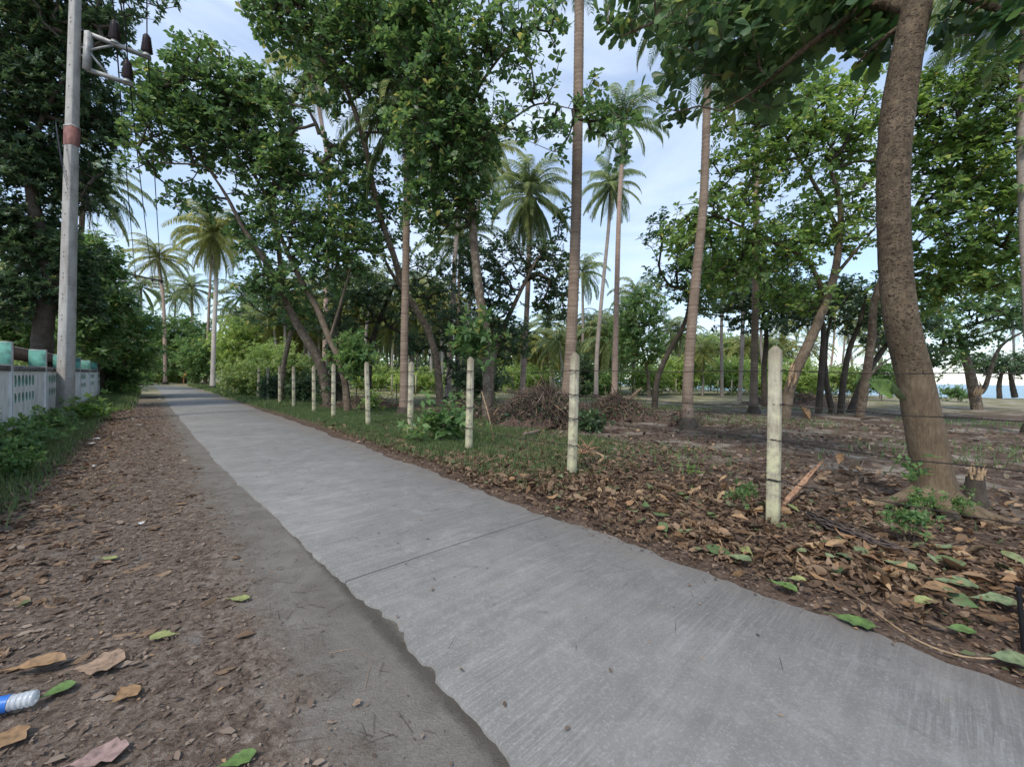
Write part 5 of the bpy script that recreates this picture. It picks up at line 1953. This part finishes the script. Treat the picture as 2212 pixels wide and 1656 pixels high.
sl = scatter(17000, (-3, 11), (3.3, 7.0), dens_right)
p = place(sl, .004)
n = len(p)
p[:, 2] += rng.random(n) * .05
mb = MB()
d = np.stack([np.cos(a_ := rng.uniform(0, 6.28, n)), np.sin(a_), rng.normal(0, .25, n)], 1)
mb.stamp(p, unit(d), unit(np.array([0, 0, 1.]) + rng.normal(0, .5, (n, 3))), rng.gamma(2, .013, n) + .015, *frag)
link('broken_leaves', mb.mesh('broken_leaves', M['litter']), verge, kind='stuff')

# clearing beyond the fence: leaves, twigs
def dens_clear(s, l):
    return .35 + .65 * (np.sin(s * .9 + 1.3 * np.sin(l * .8)) * np.sin(l * 1.1) > -.1)


sl = scatter(15000, (-14, 18), (5.2, 20), dens_clear)
p = place(sl, .01)
n = len(p)
mb = MB()
d = np.stack([np.cos(a_ := rng.uniform(0, 6.28, n)), np.sin(a_), rng.normal(0, .3, n)], 1)
mb.stamp(p, unit(d), unit(np.array([0, 0, 1.]) + rng.normal(0, .45, (n, 3))), rng.uniform(.05, .17, n), *frag)
link('clearing_leaves', mb.mesh('clearing_leaves', M['litter_old']), ground, kind='stuff')
sl = scatter(5200, (-14, 18), (4.2, 18), dens_clear)
p = place(sl, .012)
n = len(p)
a_ = rng.uniform(0, 6.28, n)
ln = rng.gamma(2, .14, n) + .06
dd = np.stack([np.cos(a_), np.sin(a_), rng.normal(.03, .08, n)], 1) * ln[:, None] / 2
mb = MB()
r_ = rng.uniform(.002, .008, n)
mb.edges(p - dd + [0, 0, .02], p + dd + [0, 0, .02], r_, r_ * .6, 4)
link('twigs', mb.mesh('twigs', M['twig']), ground, kind='stuff')
# fine straws on the near shoulder and verge
sl = np.concatenate([scatter(900, (1, 9), (-1.2, .9), None), scatter(900, (-2, 9), (3.3, 6), None), scatter(60, (0, 8), (1.1, 3.1), None)])
p = place(sl, .008)
n = len(p)
a_ = rng.uniform(0, 6.28, n)
ln = rng.uniform(.03, .16, n)
dd = np.stack([np.cos(a_), np.sin(a_), rng.normal(0, .04, n)], 1) * ln[:, None] / 2
mb = MB()
mb.edges(p - dd, p + dd, np.full(n, .0016), np.full(n, .001), 3)
link('straws', mb.mesh('straws', M['twig']), verge, kind='stuff')


# grass
def grass(name, sl, h, mat='grass', parent=verge, w=.006, lean=.5):
    p = place(sl, -.01)
    n = len(p)
    a_ = rng.uniform(0, 6.28, n)
    d = unit(np.stack([np.cos(a_) * lean, np.sin(a_) * lean, np.ones(n)], 1) + rng.normal(0, .15, (n, 3)))
    nr_ = unit(np.stack([np.cos(a_), np.sin(a_), np.full(n, .3)], 1) + rng.normal(0, .4, (n, 3)))
    hh = h * rng.uniform(.5, 1.3, n)
    ww = w / h
    tpl = (np.array([(0, -ww, 0), (0, ww, 0), (.55, ww * .8, .05), (.55, -ww * .8, .05), (1, 0, -.18)]), [np.array([(0, 1, 2, 3)]), np.array([(3, 2, 4)])])
    mb = MB()
    mb.stamp(p, d, nr_, hh, *tpl)
    link(name, mb.mesh(name, M[mat]), parent, kind='stuff')


def gd(s, l):
    e = edge_r(s)
    return np.interp(l - e, [.3, .7, 1.2, 2.0, 3.2, 6], [0, .6, 1, 1, .4, .15]) * np.interp(s, [3.5, 6.0, 8, 40], [.03, .6, 1, .9]) * (.6 + .4 * np.sin(s * 1.3 + l * 2.2) * np.sin(l * 3.1 - s))


grass('roadside_grass', scatter(95000, (3.5, 22), (3.4, 8.5), gd), .12, w=.007)
grass('far_roadside_grass', scatter(40000, (20, 62), (3.5, 9), lambda s, l: np.interp(l - edge_r(s), [.1, .8, 6], [0, 1, .8])), .22, w=.018)
grass('shoulder_grass', scatter(16000, (5.5, 24), (-2.2, -.95), lambda s, l: np.interp(l, [-2.1, -1.6, -1.15, -.95], [1, 1, .45, .03])), .15, 'grass', w=.007)
grass('far_shoulder_grass', scatter(9000, (22, 48), (-2.2, -.4), lambda s, l: np.interp(l, [-2.1, -1.2, -.4], [1, .8, .05])), .25, w=.02)
grass('clearing_grass', scatter(16000, (-10, 34), (6, 26), lambda s, l: .03 + .97 * (np.sin(s * .55 + 2) * np.sin(l * .6 + s * .2) > .25) * np.interp(s, [-10, 5, 20], [.25, .5, 1])), .16, 'grass', ground, w=.012)


# ---- brush heap
def heap(lab, u, y, hw, hh, ntw, nlf, cat='brush heap', name='brush_pile'):
    c = base_at(u, y)
    t = thing(name, lab, cat, tuple(c))
    n1, n2 = 26, 10
    mb = MB()
    V = []
    for j in range(n2):
        k = j / (n2 - 1)
        for i in range(n1):
            a = i / n1 * 2 * math.pi
            rr = (1 - k) ** .75
            wob = 1 + .18 * math.sin(a * 3 + u) + .1 * math.sin(a * 7)
            V.append((c.x + math.cos(a) * rr * hw * wob, c.y + math.sin(a) * rr * hw * .6 * wob, -.05 + (hh * .62) * k ** .9 + rng.normal(0, .08)))
    F_ = [[j * n1 + i, j * n1 + (i + 1) % n1, (j + 1) * n1 + (i + 1) % n1, (j + 1) * n1 + i] for j in range(n2 - 1) for i in range(n1)]
    mb.add(V, F_)
    part('soil', mb, M['soil'], t, True)

    def on(n):
        a = rng.uniform(0, 6.28, n)
        k = rng.random(n) ** .6
        rr = (1 - k) ** .75
        return np.stack([c.x + np.cos(a) * rr * hw, c.y + np.sin(a) * rr * hw * .6, hh * .82 * k ** .9], 1), a
    q, a = on(ntw)
    q = q + rng.normal(0, .09, q.shape)
    d = unit(np.stack([np.cos(a), np.sin(a), np.full(ntw, -.5)], 1) + rng.normal(0, .9, (ntw, 3)))
    ln = rng.gamma(2.5, .18, ntw)[:, None]
    r_ = rng.gamma(1.6, .0045, ntw) + .002
    mb = MB()
    mid = q + rng.normal(0, .05, q.shape)
    mb.edges(mid - d * ln * .5, mid, r_, r_ * .8, 4)
    mb.edges(mid, mid + unit(d + rng.normal(0, .3, d.shape)) * ln * .5, r_ * .8, r_ * .4, 4)
    part('twigs', mb, M['twig'], t, kind='stuff')
    q, a = on(nlf)
    mb = MB()
    mb.stamp(q + rng.normal(0, .05, q.shape), unit(rng.normal(0, 1, q.shape)), unit(rng.normal(0, 1, q.shape) + [0, 0, .6]), rng.uniform(.07, .18, nlf), *LEAF_OVAL)
    part('dry_leaves', mb, M['litter_old'], t, kind='stuff')
    q, a = on(nlf // 2)
    q = q[q[:, 2] < hh * .7]
    mb = MB()
    mb.stamp(q + rng.normal(0, .06, q.shape) + [0, -.06, 0], unit(rng.normal(0, 1, q.shape)), unit(rng.normal(0, 1, q.shape) + [0, -.3, .6]), rng.uniform(.08, .17, len(q)), *LEAF_OVAL)
    part('green_leaves', mb, M['dark_leaf'], t, kind='stuff')
    return t


heap('large heap of cut brush and earth left of the ringed palm trunk', 1170, 12.6, 1.8, 1.22, 3200, 2200)
heap('lower heap of dug-up roots and soil right of the ringed palm trunk', 1330, 15, 1.7, .85, 1500, 1000)
heap('low tangle of brush behind the third fence post', 1000, 15, 1.5, .45, 500, 400)
heap('grey heap of cuttings behind the dark stems near the beach', 1740, 26, 3.6, .75, 700, 500)
heap('low heap of cuttings behind the fifth fence post', 790, 18.5, 2.0, .5, 400, 300)
heap('small root-torn mound at the foot of the grey-brown palm', 1478, 12.9, .5, .35, 150, 60)

# ---- split branches, logs, stumps
def rod(name, lab, cat, pts, rad, mat, sides=8, wob=.15):
    mb = MB()
    sp, sr = smooth_path(pts, rad, 5)
    mb.tube(sp, sr, sides, True, wob)
    return single(name, mb, M[mat], lab, cat)


def gp(u, v, z=0.0):
    return G(u, v, z)


a = gp(1692, 1088, .03)
b = P(1772, 998, a.y + .55)
mb = MB()
ax_ = np.array(b) - np.array(a)
for k in range(16):
    o_ = rng.normal(0, 1, 3) * [.022, .022, .018]
    t0, t1 = rng.uniform(-.05, .25), rng.uniform(.45, 1.05)
    p0, p1 = np.array(a) + ax_ * t0 + o_, np.array(a) + ax_ * t1 + o_ * (.3 + rng.random() * 1.2)
    mb.tube([p0, (p0 + p1) / 2 + rng.normal(0, .006, 3), p1], [rng.uniform(.012, .028), rng.uniform(.012, .024), .003], 5, True, .3)
single('split_branch', mb, M['split_wood'], 'splintered orange-brown branch stub sticking up behind the nearest fence post', 'branch')
a, b = gp(1262, 975, .1), gp(1308, 958, .2)
mb = MB()
c0_ = np.array(a)
for k in range(26):
    d_ = unit(np.array([rng.normal(0, 1), rng.normal(0, .5), abs(rng.normal(.35, .35))]))
    p0 = c0_ + rng.normal(0, .05, 3)
    L0 = rng.uniform(.12, .38)
    mb.tube([p0, p0 + d_ * L0 * .5, p0 + d_ * L0 + [0, 0, -.05]], [.012, .009, .002], 4, True, .2)
single('torn_wood', mb, M['split_wood'], 'torn reddish wood fibres in the litter right of the second nearest post', 'broken wood')
a, b = gp(1292, 1000, .05), gp(1302, 985, .18)
rod('branch', 'short pale bent root beside the torn fibres', 'branch', [a, b, b + Vector((-.25, .1, .1))], [.03, .025, .01], 'raw_wood', 6, .2)
a, b = P(1348, 871, 17), P(1385, 838, 17)
rod('log', 'thin bare log poking up from the right-hand heap', 'log', [a, b], [.06, .05], 'raw_wood', 7, .1)
a, b = gp(1130, 938, .12), gp(1165, 930, .16)
rod('log', 'short cut log end lying before the large brush heap', 'log', [a, b], [.05, .04], 'bark', 8, .15)
a, b = gp(1860, 905, .02), gp(1940, 940, .05)
rod('branch', 'long thin fallen branch on the clearing left of the thick trunk', 'branch', [a, P(1900, 905, (a.y + b.y) / 2 + .3), b], [.03, .02, .01], 'twig', 5, .1)
a, b = P(1048, 862, 11), gp(1072, 940, .02)
rod('stick', 'thin dry stick leaning by the third fence post', 'stick', [P(1040, 845, 9.8), P(1056, 900, 9.2), gp(1067, 952, .02)], [.012, .014, .018], 'raw_wood', 5, .1)
a, b = gp(1500, 1010, .02), gp(1780, 985, .03)
rod('branch', 'slender bent twig lying in the clearing behind the nearest post', 'branch', [gp(1770, 965, .02), gp(1800, 985, .06), gp(1840, 998, .03)], [.015, .012, .006], 'twig', 5, .1)
rod('creeper', 'long dry vine trailing along the road edge at the lower right', 'vine', [gp(1850, 1290, .03), gp(1960, 1370, .02), gp(2060, 1412, .02), gp(2150, 1422, .03), gp(2215, 1418, .04)], [.004, .005, .005, .004, .004], 'raw_wood', 5, .1)
for i, (u, v, u2, v2, lab) in enumerate([(1721, 796, 1708, 842, 'x')]):
    pass
# orange wound on the leaning tree and on the beach tree
for (u, v, y, hgt, lab) in [(1708, 812, 15.2, .75, 'raw orange splintered wood peeling off the leaning tree'), (2115, 845, 23.6, .9, 'orange torn bark on the stout beach tree')]:
    mb = MB()
    for k in range(9):
        c = np.array(P(u + rng.normal(0, 4), v + rng.normal(0, 12), y - .12))
        d = unit(np.array([.15 + rng.normal(0, .15), 0, 1.]))
        mb.tube([c - d * hgt * .4 * rng.uniform(.5, 1), c + [rng.normal(0, .03), -.04, 0], c + d * hgt * .4 * rng.uniform(.4, 1)], [.015, .045, .008], 5, True, .2)
    single('splintered_wood', mb, M['raw_wood'], lab, 'broken wood')
# jagged stump beside the foreground trunk
sb = G(2104, 1085)
stump = thing('tree_stump', 'dark broken stump with pale splinters right beside the thick foreground trunk', 'stump', (sb.x, sb.y, 0))
mb = MB()
t = np.linspace(0, 1, 7)
mb.tube(np.stack([sb.x + .03 * t, sb.y + .02 * t, -.05 + .40 * t], 1), np.interp(t, [0, .4, 1], [.13, .10, .085]), 12, True, .12)
part('stub', mb, M['bark_dark'], stump, False)
mb = MB()
for k in range(12):
    an = rng.uniform(0, 6.28)
    c = np.array([sb.x + .03 + math.cos(an) * .07, sb.y + math.sin(an) * .07, .30])
    h_ = rng.uniform(.05, .2)
    mb.tube([c, c + [rng.normal(0, .02), 0, h_ * .6], c + [rng.normal(0, .03), 0, h_]], [.02, .016, .003], 4, True)
part('splinters', mb, M['raw_wood'], stump)

# dead frond base lying by the nearest post
mb = MB()
A_ = [gp(1745, 1108, .06), gp(1800, 1135, .07), gp(1870, 1165, .05), gp(1960, 1190, .02)]
sp, _ = smooth_path(A_, [.1, .1], 6)
for k in range(46):
    o_ = rng.normal(0, 1, 3) * [.035, .05, .02]
    q = sp + o_ * np.interp(np.linspace(0, 1, len(sp)), [0, .5, 1], [.8, 1.1, .4])[:, None] + rng.normal(0, .006, sp.shape)
    q = q[: rng.integers(9, len(q))] if rng.random() < .5 else q[rng.integers(0, 8):]
    mb.tube(q, [.007] * (len(q) - 1) + [.002], 4, False)
single('dead_palm_frond', mb, M['fibre'], 'bundle of dark dry palm fibres lying in the leaves behind the nearest post', 'palm frond')

# ---- leaves of note
def one_leaf(lab, u, v, size, yaw, mat, w=.33, curl=.15, bend=.05, z=.02, tilt=0.0, roll=0.0, name='fallen_leaf', pos=None):
    c = np.array(pos if pos is not None else G(u, v, z))[None]
    one = lambda x: np.array([x], float)
    # finer grid: reuse the curled leaf and smooth it
    n1, n2 = 11, 5
    a = np.linspace(0, 1, n1)
    prof = np.interp(a, [0, .12, .35, .6, .8, .93, 1], [.03, .22, .72, 1, .92, .5, .05])
    V = []
    r = np.random.default_rng(int(u + v))
    for i in range(n1):
        for j in range(n2):
            b = (j / (n2 - 1)) * 2 - 1
            ed = (1 + (.20 if mat not in ('green_leaf', 'pale_green_leaf', 'yellow_leaf') else .07) * r.normal()) if abs(b) == 1 else 1
            V.append(((a[i] - .5), b * prof[i] * w * ed, abs(b) * prof[i] * w * math.sin(curl) * 1.2 + bend * 4 * (a[i] - .5) ** 2 + .012 * math.sin(a[i] * 22) * abs(b) + r.normal(0, .006)))
    V = np.array(V) * size
    m3 = np.array((Matrix.Rotation(yaw, 3, 'Z') @ Matrix.Rotation(tilt, 3, 'Y') @ Matrix.Rotation(roll, 3, 'X')))
    V = V @ m3.T
    V[:, 2] += max(0, -(V[:, 2].min())) if pos is None else 0
    V = V + c
    mb = MB()
    mb.add(V, [[i * n2 + j, (i + 1) * n2 + j, (i + 1) * n2 + j + 1, i * n2 + j + 1] for i in range(n1 - 1) for j in range(n2 - 1)])
    # stalk
    s0_, s1_ = V[n2 // 2], V[n2 // 2] + m3 @ np.array([-.16 * size, 0, 0])
    mb.tube([s0_, s1_], [.0022, .0016], 4)
    return single(name, mb, M[mat], lab, 'leaf', smooth=True)


one_leaf('fresh green leaf lying flat on the right edge of the slab', 1842, 1341, .22, R(-38), 'green_leaf', .30, .12, .03, .02)
one_leaf('yellow-green leaf on the dirt near the broken slab edge', 517, 1292, .13, R(5), 'yellow_leaf', .28, .1, .02, .0)
one_leaf('yellow-green bitten leaf on the left shoulder below the first', 352, 1372, .13, R(190), 'yellow_leaf', .32, .1, .02, .0)
one_leaf('long curled orange-brown leaf near the bottle', 75, 1441, .24, R(20), 'orange_leaf', .22, .5, .05, .01)
one_leaf('broad pinkish tan leaf beside the long curled one', 215, 1436, .20, R(25), 'tan_leaf', .40, .15, .03, .005)
one_leaf('round cracked orange leaf right of the bottle', 272, 1500, .11, R(70), 'orange_leaf', .42, .2, .05, .0)
one_leaf('dark green leaf touching the bottle end', 125, 1492, .12, R(60), 'green_leaf', .34, .25, .04, .0)
one_leaf('pinkish grey leaf at the bottom left of the frame', 215, 1632, .17, R(30), 'pink_leaf', .36, .12, .03, .0)
one_leaf('orange leaf at the left edge below the bottle', 14, 1600, .14, R(80), 'orange_leaf', .34, .2, .04, .0)
one_leaf('green leaf cut by the bottom edge of the picture', 515, 1640, .12, R(30), 'green_leaf', .3, .1, .03, .0)
one_leaf('small pale leaf on the dirt strip near the bottom', 770, 1518, .045, R(50), 'tan_leaf', .35, .2, .05, .0)
one_leaf('pale yellowish leaf on the left shoulder', 235, 1205, .12, R(0), 'yellow_leaf', .3, .1, .02, .0)
one_leaf('yellow leaf on the left shoulder near the grass', 388, 1088, .12, R(15), 'orange_leaf', .3, .1, .02, .0)
one_leaf('crumpled grey-green leaf at the verge before the nearest post', 1596, 1208, .19, R(-40), 'pale_green_leaf', .34, .35, .08, .03)
one_leaf('dark green folded leaf hanging over the slab edge', 1692, 1268, .18, R(-60), 'green_leaf', .30, .5, .05, .02)
one_leaf('pale ragged leaf next to the dark folded one', 1722, 1252, .12, R(-10), 'yellow_leaf', .36, .3, .08, .03)
one_leaf('pale grey-green leaf standing in the litter', 1945, 1225, .20, R(-60), 'pale_green_leaf', .36, .45, .08, .05)
one_leaf('large grey-green leaf in the right-hand litter', 2065, 1262, .24, R(-25), 'pale_green_leaf', .36, .3, .05, .05)
one_leaf('long grey-green leaf near the black rod', 2150, 1300, .26, R(-15), 'pale_green_leaf', .30, .3, .05, .05)
one_leaf('broad bright tan leaf in the right-hand litter', 2030, 1274, .22, R(-8), 'orange_leaf', .36, .25, .05, .06)
one_leaf('grey-green leaf at the right edge under the black rod', 2190, 1430, .20, R(-20), 'pale_green_leaf', .36, .3, .05, .03)
one_leaf('dull green leaf by the litter left of the black rod', 2075, 1360, .14, R(-10), 'green_leaf', .34, .2, .05, .03)
one_leaf('yellowish torn leaf under the litter at the right', 1995, 1300, .17, R(10), 'yellow_leaf', .3, .3, .05, .02)
one_leaf('curled pale leaf row above the slab edge', 1780, 1205, .19, R(5), 'pale_green_leaf', .24, .5, .06, .04)
one_leaf('brown curled leaf caught on the barbed wire right of the nearest post', 0, 0, .19, R(20), 'orange_leaf', .36, .55, .1, pos=P(1735, 893, 3.95), tilt=R(50), roll=R(60), name='caught_leaf')
one_leaf('wilted green leaf draped over the top wire before the thick trunk', 0, 3, .22, R(0), 'green_leaf', .34, .6, .15, pos=P(1893, 838, 3.15), tilt=R(25), roll=R(70), name='caught_leaf')
one_leaf('paler wilted leaf hanging beside the draped green one', 0, 7, .19, R(10), 'pale_green_leaf', .34, .6, .15, pos=P(1928, 846, 3.1), tilt=R(60), roll=R(40), name='caught_leaf')
one_leaf('small upright tan leaf in the clearing', 0, 9, .16, R(10), 'orange_leaf', .3, .4, .1, pos=P(1815, 990, 5.7), tilt=R(-75), roll=R(20), name='fallen_leaf')
# a scatter of green leaves in the litter, pieces of the verge
gm = solo_mat('fallen_green_leaf', [(0, (.05, .10, .035)), (.4, (.10, .16, .06)), (.7, (.17, .22, .12)), (1, (.26, .28, .10))], .5)
sl = scatter(70, (-1.5, 6), (3.4, 6.2), dens_right)
p = place(sl, .06)
n = len(p)
V, f = curled(None, p, rng.uniform(0, 6.28, n), rng.uniform(.10, .20, n), rng.uniform(.25, .36, n), rng.normal(.2, .4, n), rng.normal(0, .08, n), rng.normal(0, .2, n), rng.normal(0, .3, n))
for i in range(n):
    t = MB()
    c = V[i].mean(0)
    t.add(V[i] - c, f)
    link('fallen_leaf', t.mesh('fallen_leaf', gm), verge, loc=c)

# ---- bottle
c = np.array(G(40, 1515, .03))
bd = unit(np.array([-1.0, -.42, 0]))
bot = thing('plastic_bottle', 'clear ribbed plastic bottle with a blue label lying at the left edge', 'bottle', (c[0], c[1], 0))
t = np.linspace(0, 1, 40)
rad = .031 + .0022 * np.sin(t * 2 * math.pi * 9)
rad[0], rad[1], rad[-1] = .018, .028, .026
mb = MB()
start = c - bd * .06
mb.tube(start + np.outer(t, bd) * .17 + [0, 0, .004], rad, 20, True)
part('body', mb, M['bottle'], bot, True)
mb = MB()
mb.tube([start + bd * .085 + [0, 0, .004], start + bd * .145 + [0, 0, .004]], [.0338, .0338], 20, False)
part('label', mb, M['blue'], bot, True)
# ---- black rod at the right edge
a = G(2207, 1400, 0)
b = P(2198, 1272, a.y - .02)
a, b = P(2213, 1404, 1.9), P(2197, 1272, 1.95)
a = G(2212, 1404, .0)
b = P(2200, 1272, a.y * 1.0)
rodt = thing('black_rod', 'black upright rod cut by the right edge of the picture', 'rod', (a.x, a.y, 0))
mb = MB()
mb.tube([a, b], [.011, .011], 10)
part('rod', mb, M['black'], rodt, True)
mb = MB()
mb.tube([b - Vector((0, 0, .01)), b + Vector((0, 0, .012))], [.015, .014], 10)
part('cap', mb, M['black'], rodt, True)

# ---- scraps of rubbish on the left shoulder
for (u, v, sz, mt, lab) in [(205, 948, .16, 'paper', 'crumpled white plastic scrap nearest the wall weeds'), (197, 958, .13, 'paper', 'flat grey-white scrap just below the crumpled one'),
                            (176, 925, .10, 'paper', 'thin pale scrap in the shoulder grass'), (283, 905, .12, 'paper', 'small white scrap nearer the road'), (300, 918, .10, 'paper', 'tiny white scrap among the brown leaves'),
                            (345, 862, .22, 'paper', 'pale scrap far along the shoulder'), (275, 882, .14, 'yellow_leaf', 'yellow scrap on the far shoulder'), (203, 1006, .07, 'paper', 'white scrap of paper on the brown leaves'),
                            (636, 884, .14, 'paper', 'white scrap in the grass at the sixth fence post'), (305, 1130, .06, 'paper', 'grey scrap in the middle of the shoulder')]:
    one_leaf(lab, u, v, sz, rng.uniform(0, 3), mt, .4, .3, .05, .01, name='litter_scrap')['category'] = 'rubbish'
for o in [o for o in COL.objects if o.name.startswith('litter_scrap')]:
    o['category'] = 'rubbish'
# low black patch far on the shoulder
mb = MB()
c = np.array(G(335, 858, .0))
an = np.linspace(0, 2 * math.pi, 22)[:-1]
V = [c + [0, 0, .05]] + [c + [math.cos(x) * .9 * (1 + .3 * math.sin(3 * x)), math.sin(x) * .45 * (1 + .25 * math.cos(5 * x)), .0] for x in an]
mb.add(V, [[0, 1 + i, 1 + (i + 1) % len(an)] for i in range(len(an))])
single('black_patch', mb, M['hole'], 'low black patch on the far shoulder', 'ash heap')
bpy.context.view_layer.update()
